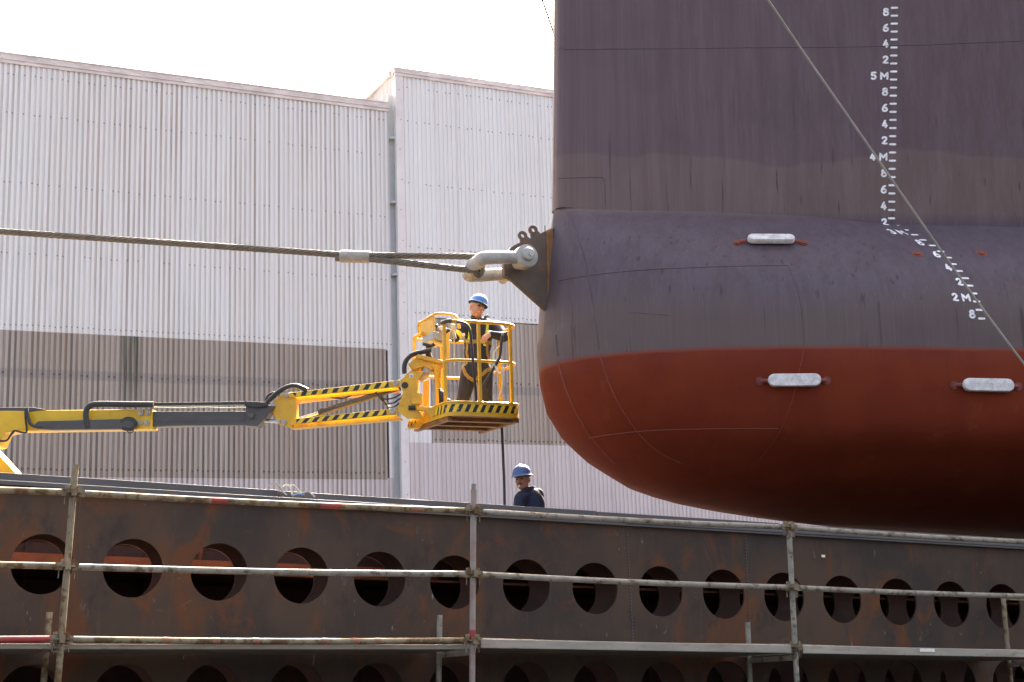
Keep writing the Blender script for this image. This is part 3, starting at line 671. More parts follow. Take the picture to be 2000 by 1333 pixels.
# ================================================================ scaffold
scf = thing('scaffolding', 'stained tube scaffold with three rails and a plank deck before the pontoon', 'scaffold', slipm(S(4.25, -.85, 10.27)))
WF, WI, RT = 10.27, 11.0, .02415
POSTS = [(-1.95, 1.62, 'tube'), (1.153, 1.70, 'tube'), (4.254, 1.713, 'tubepink'), (7.303, 1.614, 'tubegrey'), (10.38, 1.62, 'tubegrey')]
LEV = {1.153: (1.496, .973, .47), 4.254: (1.539, 1.036, .518), 7.303: (1.567, 1.035, .523), 10.38: (1.571, 1.05, .525), -1.95: (1.45, .95, .42)}
for u, top, mname in POSTS:
    b = MB(); b.cyl(S(u, -.83, WF), S(u, top, WF), RT, 18)
    b.cyl(S(u, top-.16, WF), S(u, top-.155, WF), RT*1.12, 18)
    po = b.obj('standard', M[mname], scf)
    if abs(u-4.254) < .01:
        c = MB(); c.cyl(S(u, top-.01, WF), S(u, top+.045, WF), .019, 14); c.obj('spigot', M['tubegrey'], po)
        c = MB(); c.cyl(S(u, .52, WF), S(u, .60, WF), RT*1.05, 16); c.obj('paint_band', M['tubered'], po)
    for v in LEV[u]:
        b = MB(); b.cyl(S(u, v-.0045, WF), S(u, v+.0045, WF), .060, 20)
        for sx in (-1, 1):
            b.box(S(u+sx*.056, v, WF), SA*.024, SN*.018, ST*.027); b.box(S(u+sx*.036, v+.042, WF), SA*.008, SN*.012, ST*.010)
            b.prism([S(u+sx*.050, v+.05, WF-.004), S(u+sx*.058, v+.05, WF-.004), S(u+sx*.058, v-.085, WF-.004), S(u+sx*.052, v-.085, WF-.004)], SN*.008)
        b.box(S(u, v, WF-.045), SA*.018, SN*.03, ST*.028)
        b.prism([S(u-.004, v+.05, WF-.06), S(u+.004, v+.05, WF-.06), S(u+.003, v-.09, WF-.06), S(u-.003, v-.09, WF-.06)], SN*.012)
        b.obj('coupler', M['tube'], po, smooth=30)
us = [p[0] for p in POSTS]
for i in range(4):
    for lv in range(3):
        u0, u1 = us[i], us[i+1]; a = S(u0+.075, LEV[u0][lv], WF); c = S(u1-.075, LEV[u1][lv], WF)
        mname = {(0, 2): 'tubered', (0, 0): 'tube', (0, 1): 'tube', (1, 0): 'tube', (1, 1): 'tubegrey'}.get((i, lv), 'tubegrey' if i > 1 or lv == 1 else 'tube')
        b = MB(); P = [a.lerp(c, t_/16)+ST*(-.010*sin(pi*t_/16)) for t_ in range(17)]; b.tube(P, RT, 16); lo_ = b.obj('ledger', M[mname], scf)
        for sx, p in ((1, P[1]), (-1, P[-2])):
            pass
        if (i, lv) == (1, 2):
            for t_ in (.22, .34, .44, .62, .70, .76): 
                pm = a.lerp(c, t_); d_ = (c-a).normalized(); c2 = MB(); c2.cyl(pm-d_*.025-ST*.008*sin(pi*t_), pm+d_*.028-ST*.010*sin(pi*t_), RT*1.03, 16); c2.obj('paint_dab', M['orangepaint'], lo_)
        if (i, lv) == (1, 0):
            for t_, hl in ((.33, .06), (.62, .08), (.86, .05)): pm = a.lerp(c, t_)-ST*.010*sin(pi*t_); d_ = (c-a).normalized(); c2 = MB(); c2.cyl(pm-d_*hl, pm+d_*hl, RT*1.03, 16); c2.obj('paint_dab', M['tubered'] if t_ < .8 else M['orangepaint'], lo_)
# deck planks on the lowest lift: two 0.32 m steel planks a bay, inner third row added to block sky light
for i in range(4):
    for wq, (wa, wb) in enumerate(((10.315, 10.60), (10.615, 10.90), (10.915, 11.27))):
        u0, u1 = us[i]+.06, us[i+1]-.06; va = LEV[us[i]][2]; vb = LEV[us[i+1]][2]
        lift = -.030 if i < 2 else -.020
        b = MB(); P = [S(u0, va+lift-.036, wa), S(u1, vb+lift-.036, wa), S(u1, vb+lift-.036, wb), S(u0, va+lift-.036, wb)]
        if i >= 2 and wq == 0: P = [p-SN*(.075 if k < 2 else 0) for k, p in enumerate(P)]
        b.prism(P, ST*(.070 if i >= 2 else .038)); pl_ = b.obj('deck_plank', M['board'], scf, smooth=0, bevel=.006)
        if i == 2 and wq == 0:
            c = onw(1810, 1270, 10.237)
        if i == 3 and wq == 0: pass
b = MB(); c = onw(1811, 1270.5, 10.236); b.box(c, SA*.085, SN*.001, ST*.014); b.obj('maker_label', M['stickerw'], pl_ if False else scf, smooth=0)
for u, top, mname in ((1.135, .70, 'tube'), (4.257, .76, 'tubegrey'), (7.308, .775, 'tubegrey'), (-1.95, .7, 'tube'), (10.405, 1.10, 'tube')):
    b = MB(); b.cyl(S(u, -.83, WI), S(u, top, WI), RT, 14)
    if u > 10: b.box(S(u+.25, 1.085, WI), SA*.25, SN*.012, ST*.012)
    b.obj('standard', M[mname], scf)
    b = MB(); b.box(S(u, .43, (WF+WI)/2), SA*.02, SN*.33, ST*.022); b.obj('transom', M['tubegrey'], scf, smooth=0)
# webbing sling lying on the edge beam
wb = thing('webbing_strap', 'pale crumpled webbing sling draped over the pontoon edge beam', 'strap', Matrix.Translation(onw(575, 960, 11.42)))
def ribbon(mb, pts, wv, th=.004, k=5):
    P = smoothpath(pts, k); n_ = len(P); vs = []; fs = []
    for i, p in enumerate(P):
        t = (P[min(i+1, n_-1)]-P[max(i-1, 0)]).normalized(); nn = t.cross(wv).normalized()
        vs += [p-wv-nn*th, p+wv-nn*th, p+wv+nn*th, p-wv+nn*th]
    for i in range(n_-1):
        for j in range(4): fs.append((i*4+j, i*4+(j+1) % 4, i*4+4+(j+1) % 4, i*4+4+j))
    fs += [(3, 2, 1, 0), (n_*4-4, n_*4-3, n_*4-2, n_*4-1)]
    mb.add(vs, fs)
b = MB(); wv = SN*.03+SA*.006
ribbon(b, [onw(526, 948, 11.44), onw(538, 945.5, 11.40), onw(545, 949, 11.37), onw(553, 962, 11.35), onw(560, 968, 11.33)], wv)
ribbon(b, [onw(551, 952, 11.42), onw(558, 947, 11.40), onw(565, 949, 11.37), onw(569, 958, 11.35), onw(570, 967, 11.33)], wv*.7)
ribbon(b, [onw(567, 949, 11.42), onw(574, 948, 11.40), onw(581, 955, 11.37), onw(588, 963, 11.35)], wv*.6)
ribbon(b, [onw(570, 967.5, 11.30), onw(590, 964, 11.32), onw(600, 961, 11.34), onw(608, 966, 11.32), onw(615, 971, 11.30)], wv)
b.obj('sling', M['webbing'], wb, smooth=40)
b = MB(); ribbon(b, [onw(571, 969, 11.29), onw(578, 966.5, 11.30), onw(587, 966, 11.30), onw(595, 969, 11.29)], wv*.8); b.obj('sling_end', M['webblue'], wb, smooth=40)
# ================================================================ boom lift
YJ = 16.6
lift = thing('boom_lift', 'yellow boom lift with striped jib and a railed basket', 'boom lift', Matrix.Translation(V((-9.6, YJ, .35))))
def slab(mb, pts, Y, th, mi=0): mb.prism([at(x, y, Y-th/2) for x, y in pts], V((0, th, 0)), mi)
b = MB(); slab(b, [(-330, 806), (298, 799.5), (298, 838), (-330, 848)], YJ, .24); slab(b, [(-330, 800), (52, 803), (52, 838), (30, 841), (8, 846), (-4, 872), (-330, 900)], YJ, .30)
boom = b.obj('boom', M['yellowb'], lift, smooth=0, bevel=.008)
b = MB(); slab(b, [(-330, 797), (64, 796), (89, 800), (62, 804), (-330, 806)], YJ, .26); b.obj('boom_cover', M['boomgrey'], lift, smooth=0, bevel=.006)
b = MB(); slab(b, [(66, 831), (74, 823), (256, 818), (263, 822), (263, 838), (100, 840), (72, 838)], YJ-.17, .09); b.obj('cable_trough', M['boomgrey'], lift, smooth=0, bevel=.006)
HO = []
def hose(pts, Y, rad): h_ = MB(); h_.tube(smoothpath([at(*p, Y) for p in pts], 5), rad, 10); h_.obj('hose', M['rubber'], lift)
hose(((52, 798), (55, 815), (60, 828), (70, 834), (84, 835)), YJ-.2, .022); hose(((49, 800), (50, 820), (52, 843), (44, 845), (30, 842), (24, 845), (14, 860), (0, 862)), YJ-.18, .012)
hose(((28, 843), (20, 852), (12, 861), (-4, 861)), YJ-.16, .012)
hose(((236, 825), (248, 819), (260, 822), (263, 830), (256, 838), (240, 836)), YJ-.19, .03); hose(((246, 838), (252, 846), (260, 843), (259, 836)), YJ-.2, .006)
b = MB(); b.tube(smoothpath([at(*p, YJ-.2) for p in ((172, 836), (169, 822), (168, 808), (171, 797), (180, 791), (200, 789.5), (240, 790), (300, 790.5))], 6), .036, 12)
for k in range(9): pass
b.obj('hose_sleeve', M['rubber'], lift)
for x, y in ((275.5, 807), (289.5, 807), (273.5, 826.5), (287.5, 826.5)):
    b = MB(); c = at(x, y, YJ-.125); b.cyl(c, c+V((0, -.02, 0)), .034, 18); b.ring(c+V((0, -.021, 0)), V((1, 0, 0)), V((0, 0, 1)), V((0, -.012, 0)), .030, .020, 18); b.cyl(c, c+V((0, -.045, 0)), .014, 6); b.obj('wear_pad_bolt', M['boltgrey'], boom)

b = MB(); slab(b, [(296, 804), (488, 803.5), (488, 828), (296, 834)], YJ, .18); slab(b, [(298, 826), (486, 824), (486, 831), (298, 832)], YJ-.10, .03); ib = b.obj('inner_boom', M['boomgrey'], lift, smooth=0, bevel=.006)
b = MB(); slab(b, [(232, 786.5), (300, 787), (482, 784.5), (482, 790.5), (300, 793), (232, 793)], YJ-.1, .10); slab(b, [(478, 783.5), (520, 786), (522, 793), (500, 796), (478, 793)], YJ-.1, .16); b.obj('cable_carrier', M['rubber'], lift, smooth=0, bevel=.004)
b = MB(); b.tube(smoothpath([at(*p, YJ-.04) for p in ((300, 796), (350, 797), (400, 796), (440, 797), (480, 796))], 4), .006, 6); b.obj('cord', M['cord'], lift)
b = MB(); slab(b, [(480, 794), (516, 790), (537, 794), (517, 818), (511, 824), (502, 833), (480, 832)], YJ, .26); c = at(491, 812, YJ-.14); b.cyl(c, c+V((0, -.02, 0)), .04, 16); b.obj('boom_head', M['boomgrey'], lift, smooth=30, bevel=.006)
b = MB(); b.cyl(at(510, 822, YJ), at(545, 824, YJ), .022, 12); b.obj('levelling_rod', M['chrome'], lift)
b = MB(); slab(b, [(534, 784), (556, 766.5), (572, 766.5), (580, 776), (579, 816), (570, 837), (545, 829), (531, 803)], YJ-.06, .03); slab(b, [(534, 784), (556, 766.5), (572, 766.5), (580, 776), (579, 816), (570, 837), (545, 829), (531, 803)], YJ+.1, .03); slab(b, [(570, 776), (580, 776), (579, 818), (570, 818)], YJ+.02, .16)
kn = b.obj('knuckle', M['yellow'], lift, smooth=0, bevel=.006)
for x, y, r in ((561, 771, .035), (555, 825, .032), (544.5, 822.5, .022), (534, 793, .028)):
    b = MB(); c = at(x, y, YJ-.075); b.cyl(c, c+V((0, -.03, 0)), r, 16); b.cyl(c, c+V((0, -.042, 0)), r*.5, 8); b.obj('pivot_pin', M['boltgrey'], kn)
def hazard(mb, p0, p1, p2, p3, n_, lean=.6, mi_y=0, mi_b=1):
    """strip p0-p1 (bottom) p3-p2 (top) cut into leaning blocks of yellow and black"""
    def Q(t, s): return p0.lerp(p1, t).lerp(p3.lerp(p2, t), s)
    for k in range(-1, 2*n_+1):
        t0, t1 = k/(2*n_), (k+1)/(2*n_); le = lean/(2*n_)
        c = [min(1, max(0, x)) for x in (t0, t1, t1+le, t0+le)]
        if c[1]-c[0] < 1e-5 and c[2]-c[3] < 1e-5: continue
        mb.add([Q(c[0], 0), Q(c[1], 0), Q(c[2], 1), Q(c[3], 1)], [(0, 1, 2, 3)], mi_b if k % 2 else mi_y)
for (TL, TR, BR, BL, UR, UL) in (((560, 768), (781, 742.5), (781, 756), (566, 777), (781, 762), (578, 785)), ((569, 819), (775, 797.5), (776, 810), (568, 830), (786, 818), (568, 837))):
    b = MB(); slab(b, [TL, TR, BR, BL], YJ-.10, .03); slab(b, [TL, TR, BR, BL], YJ+.16, .03); slab(b, [(BL[0]+8, BL[1]-2), (BR[0]-8, BR[1]-2), UR, UL], YJ+.05, .20)
    arm = b.obj('jib_arm', M['yellow'], lift, smooth=0, bevel=.004)
    Yh = YJ-.119; h = MB(); x0, x1 = TL[0]+12, TR[0]-22
    def on(t, top): a, c = (TL, TR) if top else (BL, BR); return at(lerp(a[0], c[0], t), lerp(a[1], c[1], t)+(1.2 if top else -1.2), Yh)
    t0, t1 = .05, .90
    hazard(h, on(t0, False), on(t1, False), on(t1, True), on(t0, True), 9, .8)
    h.obj('hazard_stripes', [M['hazy'], M['black']], arm, smooth=0)
    p = MB(); c = at(TR[0]-8, (TR[1]+BR[1])/2, YJ-.115); p.cyl(c, c+V((0, -.03, 0)), .036, 16); p.ring(c+V((0, -.03, 0)), V((1, 0, 0)), V((0, 0, 1)), V((0, -.01, 0)), .030, .018, 16); p.obj('pivot_pin', M['boltgrey'], arm)
b = MB(); b.cyl(at(624, 806.5, YJ), at(782, 757, YJ), .037, 18); b.cyl(at(622, 807, YJ), at(634, 803.5, YJ), .046, 18); cy = b.obj('hydraulic_cylinder', M['boomgrey'], lift)
b = MB(); b.cyl(at(585, 818, YJ), at(628, 805, YJ), .018, 12); b.obj('rod', M['chrome'], cy)
for k, pts in enumerate((((732, 767), (742, 776), (755, 780), (770, 777), (783, 770)), ((734, 766), (748, 784), (765, 788), (780, 780), (787, 772)), ((744, 772), (755, 792), (768, 795), (782, 786), (788, 776)), ((625, 771), (650, 777), (672, 778), (692, 769), (702, 764)))):
    hose(pts, YJ-.09+.02*k, .010)
hose(((518, 791), (530, 778), (545, 765), (562, 756), (578, 754), (592, 759), (600, 763)), YJ-.12, .030); hose(((518, 786), (523, 774), (532, 768), (538, 769), (537, 778)), YJ-.05, .016)
hose(((790, 730), (790, 714), (796, 701), (808, 692), (829, 687), (842, 684)), YJ-.1, .030)
b = MB(); hb_ = [(782, 743), (801, 724.5), (826, 724.5), (826, 730), (815, 744), (814, 796), (825, 813), (824, 818), (796, 818), (777, 805), (777, 797), (787, 766), (782, 754)]
slab(b, hb_, YJ-.10, .03); slab(b, hb_, YJ+.14, .03); slab(b, [(803, 768), (824, 768), (824, 790), (803, 790)], YJ-.02, .22); slab(b, [(806, 726), (816, 726), (816, 815), (806, 815)], YJ+.02, .22)
hd = b.obj('jib_head', M['yellow'], lift, smooth=30, bevel=.006)
b = MB(); c = at(791, 753, YJ-.118); b.cyl(c, c+V((0, -.006, 0)), .040, 20); b.cyl(at(798, 797, YJ-.125), at(812, 797, YJ-.125), .03, 12); b.obj('pin_hole', M['black'], hd)
b = MB(); c = at(803.5, 734, YJ-.118); b.box(c, V((.024, 0, 0)), V((0, .001, 0)), V((0, 0, .024))); de = b.obj('warning_label', M['stickerw'], hd, smooth=0)
b = MB(); c = at(803.5, 734, YJ-.1205); b.add([c+V((-.012, 0, -.014)), c+V((.015, 0, -.014)), c+V((.006, 0, .010)), c+V((-.002, 0, -.002))], [(0, 1, 2, 3)]); b.add([c+V((-.016, 0, .004)), c+V((-.004, 0, .002)), c+V((-.006, 0, .012)), c+V((-.014, 0, .013))], [(0, 1, 2, 3)]); b.obj('pictogram', M['black'], hd, smooth=0)
b = MB(); slab(b, [(797, 712), (815, 695), (871, 708), (871, 718), (842, 722), (827, 716), (804, 723)], YJ+.02, .22); slab(b, [(815, 692), (868, 705), (868, 712), (815, 700)], YJ-.12, .04); slab(b, [(847, 722), (860, 720), (860, 735), (847, 735)], YJ, .14)
for x, y in ((819, 697), (846, 715), (866, 707)): c = at(x, y, YJ-.15); b.cyl(c, c+V((0, -.02, 0)), .022, 12)
b.obj('rotator_bracket', M['yellow'], lift, smooth=0, bevel=.006)
b = MB(); b.cyl(at(818, 742, YJ+.02), at(838, 722, YJ+.02), .055, 16); b.cyl(at(836, 730, YJ+.02), at(836, 716, YJ+.02), .09, 18); b.obj('rotator_motor', M['boltgrey'], lift)
# basket: near-left corner N, edges A (right) and B (away)
NB = at(877, 811, 16.0); A_ = V((.875, .45, 0)); B_ = V((-.55, 1.19, 0)); Al, Bl = A_.length, B_.length; a_, b_ = A_.normalized(), B_.normalized()
def bk(x, y, z): return NB + a_*x + b_*y + V((0, 0, z))
def rrect(x0, y0, x1, y1, r, n_=5):
    out = []
    for cx, cy, s0 in ((x1-r, y0+r, -90), (x1-r, y1-r, 0), (x0+r, y1-r, 90), (x0+r, y0+r, 180)):
        for k in range(n_+1): an = radians(s0+90*k/n_); out.append((cx+r*cos(an), cy+r*sin(an)))
    return out
RO = rrect(0, 0, Al, Bl, .18)
b = MB(); n_ = len(RO); LIP = .165
vs = [bk(x, y, 0) for x, y in RO] + [bk(x, y, LIP) for x, y in RO] + [bk(x+(Al/2-x)*.02, y+(Bl/2-y)*.02, LIP) for x, y in RO] + [bk(x+(Al/2-x)*.02, y+(Bl/2-y)*.02, .03) for x, y in RO]
fs = [(i, (i+1) % n_, n_+(i+1) % n_, n_+i) for i in range(n_)] + [(n_+i, n_+(i+1) % n_, 2*n_+(i+1) % n_, 2*n_+i) for i in range(n_)] + [(2*n_+i, 2*n_+(i+1) % n_, 3*n_+(i+1) % n_, 3*n_+i) for i in range(n_)] + [tuple(3*n_+i for i in range(n_))]
b.add(vs, fs); b.add([bk(x, y, 0) for x, y in RO], [tuple(range(n_))[::-1]], 1)
b.tube([bk(x, y, LIP) for x, y in RO], .012, 6, 0, closed=True)
for yy in (.22, .62, 1.0): b.box(bk(Al/2, yy, -.022), a_*(Al/2-.03), b_*.05, UPZ*.022, 1)
b.box(bk(.05, Bl/2, -.02), a_*.03, b_*(Bl/2-.1), UPZ*.03, 1); b.box(bk(Al-.05, Bl/2, -.02), a_*.03, b_*(Bl/2-.1), UPZ*.03, 1)
bas = b.obj('basket_tray', [M['yellow'], M['traybottom']], lift, smooth=35)
h = MB()                                           # stripes along the near lip and the left lip
per = [(x, y) for x, y in RO]; 
def lip_pt(s_):                                     # arc length from the left side, round the near corner, to the right corner
    seq = [(0, .55)] + RO[18:24] + RO[0:6] + [(Al, .3)]
    L = 0
    for i in range(len(seq)-1):
        d_ = math.hypot(seq[i+1][0]-seq[i][0], seq[i+1][1]-seq[i][1])
        if L+d_ >= s_: t_ = (s_-L)/d_; p = (lerp(seq[i][0], seq[i+1][0], t_), lerp(seq[i][1], seq[i+1][1], t_)); break
        L += d_
    else: p = seq[-1]
    cx, cy = Al/2, Bl/2
    nx = (p[0]-min(max(p[0], .18), Al-.18)); ny = (p[1]-min(max(p[1], .18), Bl-.18)); l_ = math.hypot(nx, ny) or 1
    return p[0]+nx/l_*.004, p[1]+ny/l_*.004
S0, S1, NST = .12, 1.42, 13
for k in range(2*NST):
    w_ = (S1-S0)/(2*NST)
    for sub in range(2):
        s0 = S0+(k+sub/2)*w_; s1 = s0+w_/2; le = .9*w_; z0, z1 = .045, .135
        q4 = [(s0, z0), (s1, z0), (s1+le, z1), (s0+le, z1)]; h.add([bk(*lip_pt(sv), z) for sv, z in q4], [(0, 1, 2, 3)], k % 2)
h.obj('hazard_stripes', [M['hazy'], M['black']], bas, smooth=0)
ZT, ZM = 1.135, .665
def rail_loop(z, r=.021):
    p = rrect(.02, .02, Al-.02, Bl-.02, .20, 6); n_ = 7; p = [(.02, Bl*.62)] if False else p
    q = p[21:28] + p[0:21]; b.tube([bk(x, y, z) for x, y in q], r, 10)
    e0, e1 = q[-1], (.02, Bl*.66); b.tube([bk(*e0, z), bk(*e1, z)], r, 10)
b = MB(); rail_loop(ZT); b.obj('top_rail', M['yellow'], lift)
b = MB(); rail_loop(ZM, .018); b.obj('mid_rail', M['yellow'], lift)
for x, y in ((.42, .02), (Al-.14, .03), (.03, .17), (.02, .42), (.02, Bl-.16), (.45, Bl-.02), (Al-.02, Bl-.2), (Al-.02, .62)):
    b = MB(); zt_ = ZT if y != .42 else ZM; c = bk(x, y, (LIP*.4+zt_)/2); b.box(c, a_*.019, b_*.019, UPZ*((zt_-LIP*.4)/2)); b.obj('rail_post', M['yellow'], lift, smooth=0, bevel=.004)
b = MB(); Pg = [at(819, 661, 16.95), at(818, 634, 16.95), at(824, 629, 16.9), at(846, 616, 16.62), at(857, 613, 16.58), at(884, 615.5, 16.45), at(893, 623, 16.4), at(897, 642, 16.4)]
b.tube(smoothpath(Pg, 4), .018, 10); b.obj('control_guard', M['yellow'], lift)
b = MB(); b.prism([at(820, 634, 16.93), at(846, 618.5, 16.6), at(846, 650, 16.6), at(820, 661, 16.93)], V((.012, .012, 0))); b.obj('guard_plate', M['yellow'], lift, smooth=0)
b = MB(); b.prism([at(846, 617, 16.6), at(849, 617, 16.6), at(849, 665, 16.6), at(846, 665, 16.6)], V((0, .03, 0))); b.prism([at(846, 664, 16.55), at(868, 671, 16.5), at(868, 675, 16.5), at(846, 668, 16.55)], V((.0, .2, 0))); b.prism([at(868, 655, 16.45), at(878, 648, 16.4), at(878, 705, 16.4), at(868, 700, 16.45)], V((0, .05, 0))); b.obj('console_frame', M['yellow'], lift, smooth=0)
cb = MB(); f = [at(824, 659, 16.85), at(846, 647, 16.55), at(846, 663, 16.55), at(824, 673, 16.85)]; g_ = [at(846, 647, 16.55), at(873, 653, 16.65), at(873, 670, 16.65), at(846, 663, 16.55)]
bk_ = f[0]+(g_[1]-g_[0]); bk2 = f[3]+(g_[2]-g_[3]); cb.add([f[0], f[1], f[2], f[3], g_[1], g_[2], bk_, bk2], [(3, 2, 1, 0), (2, 5, 4, 1), (0, 1, 4, 6), (3, 7, 5, 2), (6, 4, 5, 7), (0, 6, 7, 3)]); con = cb.obj('control_box', M['boxgrey'], lift, smooth=0, bevel=.008)
b = MB(); p0 = at(853, 647, 16.62); b.cyl(p0, p0+V((0, 0, .06)), .012, 8); b.ball(p0+V((0, 0, .065)), .022); p0 = at(846, 652, 16.7); b.cyl(p0, p0+V((0, 0, .05)), .010, 8); b.obj('joystick', M['rubber'], con)
b = MB(); b.tube(smoothpath([at(*p, 16.6) for p in ((836, 674), (838, 682), (836, 690), (840, 700))], 4), .035, 10); b.tube(smoothpath([at(*p, 16.55) for p in ((826, 672), (842, 676), (848, 672))], 4), .022, 8); b.obj('cable_bundle', M['rubber'], lift)
b = MB(); slab(b, [(813, 795), (853, 795), (853, 806), (846, 815), (838, 812), (832, 803), (813, 801)], 16.45, .10); slab(b, [(796, 824), (816, 812), (832, 812), (836, 826), (815, 836), (796, 837)], 16.85, .12); slab(b, [(826, 745), (838, 742), (838, 800), (826, 800)], 16.75, .06); slab(b, [(850, 725), (861, 722), (861, 770), (850, 790)], 16.6, .05)
b.obj('basket_mount', M['yellow'], lift, smooth=0, bevel=.005)
b = MB(); hz = [at(797, 830, 16.78), at(812, 821, 16.78), at(812, 826, 16.78), at(797, 836, 16.78)]; hazard(b, hz[3], hz[2], hz[1], hz[0], 2, .8); b.obj('hazard_stripes', [M['hazy'], M['black']], lift, smooth=0)
b = MB(); b.box(at(885, 648, 16.35), V((.03, .01, 0)), V((-.005, .015, 0)), V((0, 0, .09))); b.obj('latch_plate', M['boltgrey'], lift, smooth=0, bevel=.004)
b = MB(); b.cyl(at(887, 652, 16.3), at(887, 713, 16.3), .008, 8); b.cyl(at(884, 645, 16.3), at(889, 662, 16.3), .02, 10); b.obj('drop_pin', M['boltgrey'], lift)
b = MB(); b.tube([bk(.02, .20, ZT), bk(.02, .14, ZT), bk(.035, .075, ZT), bk(.075, .035, ZT)], .027, 10); b.obj('rail_grip', M['rubber'], lift)
# lower arm of the lift and its base, out of frame to the left
b = MB(); slab(b, [(-20, 870), (22, 915), (60, 960), (20, 975), (-60, 890)], YJ+.4, .25); ra = b.obj('support_brace', M['yellowb'], lift, smooth=0)
b = MB(); b.box(V((-9.6, YJ+.5, 1.15)), V((1.6, 0, 0)), V((0, 1.0, 0)), V((0, 0, .45))); b.box(at(-330, 860, YJ+.1)+V((0, .3, -.9)), V((.35, 0, 0)), V((0, .4, 0)), V((0, 0, 1.1))); b.obj('turntable', M['yellowb'], lift, smooth=0, bevel=.05)
for sx in (-1, 1):
    for sy in (-1, 1): b = MB(); c = V((-9.6+sx*1.2, YJ+.5+sy*1.0, .35+.42)); b.cyl(c-V((0, .16, 0)), c+V((0, .16, 0)), .42, 28); b.obj('wheel', M['rubber'], lift)
# loose things at the basket
b = MB(); b.tube(smoothpath([at(893, 629, 16.05), at(908, 632, 16.0), at(917, 644, 16.0), at(921, 670, 16.02), at(924, 710, 16.04), at(928, 750, 16.1), at(930, 785, 16.2)], 6), .017, 10)
b.tube(smoothpath([at(981, 658, 16.32), at(979, 672, 16.3), at(975, 700, 16.3), at(958, 730, 16.3), at(944, 755, 16.3), at(937, 782, 16.3)], 6), .017, 10); b.tube(smoothpath([at(990, 650, 16.4), at(983, 652, 16.36), at(981, 658, 16.32)], 4), .017, 10)
tag(b.obj('air_hose', M['rubber'], M=Matrix.Translation(at(930, 785, 16.2))), 'dark rubber hose looped inside the yellow basket rails', 'hose')
b = MB(); b.tube(smoothpath([at(980, 672, 16.32), at(972, 680, 16.3), at(965, 690, 16.3), at(964, 705, 16.3), at(970, 722, 16.28), at(978, 730, 16.26), at(984, 718, 16.26), at(983, 740, 16.26), at(980, 760, 16.26), at(973, 780, 16.26)], 6), .008, 8); b.tube(smoothpath([at(980, 671, 16.32), at(976, 690, 16.3), at(968, 710, 16.3), at(972, 722, 16.28)], 6), .006, 8)
tag(b.obj('cord', M['cord'], M=Matrix.Translation(at(973, 780, 16.26))), 'pale green cord hanging on the right basket post', 'cord')
hw = FW.copy(); b = MB(); b.tube(smoothpath([at(979, 815, 17.0), at(981, 850, 17.0), at(983, 900, 17.0), at(985, 950, 17.0), at(986, 1040, 17.0), at(986, 1250, 17.0)], 4), .017, 10, flat=.6)
tag(b.obj('hanging_hose', M['rubber'], M=Matrix.Translation(at(986, 1250, 17.0))), 'dark hose hanging straight down below the basket', 'hose')
b = MB(); c = at(862, 778, 16.55); b.ell(c, V((.07, .02, .02)), V((-.03, .12, 0)), V((-.025, 0, .10)), 18, 12); b.ell(c+V((.035, 0, -.06)), V((.085, .02, 0)), V((-.03, .11, 0)), V((.02, 0, .055)), 16, 10); b.ell(c+V((-.02, 0, .075)), V((.035, 0, .02)), V((0, .06, 0)), V((-.01, 0, .04)), 12, 8)
tag(b.obj('tool_bag', M['bag'], M=Matrix.Translation(c)), 'slumped navy blue bag on the basket floor', 'bag')
# ================================================================ people
def remesh(mb, name, mat, parent, vox, smooth=4):
    o = mb.obj(name, mat, parent, smooth=0)
    m1 = o.modifiers.new('remesh', 'REMESH'); m1.mode = 'VOXEL'; m1.voxel_size = vox; m1.use_smooth_shade = True
    m2 = o.modifiers.new('smooth', 'SMOOTH'); m2.factor = .5; m2.iterations = smooth
    dg = bpy.context.evaluated_depsgraph_get(); me = bpy.data.meshes.new_from_object(o.evaluated_get(dg)); o.modifiers.clear(); o.data = me
    me.shade_smooth(); return o
def limb(mb, pts, rads, n_=12):
    for i in range(len(pts)-1):
        a, c = pts[i], pts[i+1]; P = [a.lerp(c, t/4) for t in range(5)]; R_ = [lerp(rads[i], rads[i+1], t/4) for t in range(5)]; mb.tube(P, R_, n_)
    for p, r in zip(pts, rads): mb.ball(p, r*.99)
def bvh_of(o):
    mw = o.matrix_world if o.parent is None else o.parent.matrix_world
    M_ = ROOT[o.parent.name]; me = o.data; return BVHTree.FromPolygons([M_ @ v.co for v in me.vertices], [tuple(p.vertices) for p in me.polygons])
def strap(mb, bv, pts, hw, k=8, off=.006, mi=0):
    P = smoothpath(pts, k); vs = []; fs = []; Q = []
    for p in P:
        loc, nr, i_, d_ = bv.find_nearest(p); Q.append((loc+nr*off, nr))
    for i, (p, nr) in enumerate(Q):
        t = (Q[min(i+1, len(Q)-1)][0]-Q[max(i-1, 0)][0]); t = t.normalized() if t.length > 1e-6 else V((0, 0, 1)); sd = t.cross(nr).normalized()
        vs += [p-sd*hw-nr*.004, p-sd*hw+nr*.003, p+sd*hw+nr*.003, p+sd*hw-nr*.004]
    for i in range(len(Q)-1):
        for j in range(4): fs.append((i*4+j, i*4+(j+1) % 4, i*4+4+(j+1) % 4, i*4+4+j))
    mb.add(vs, fs, mi)
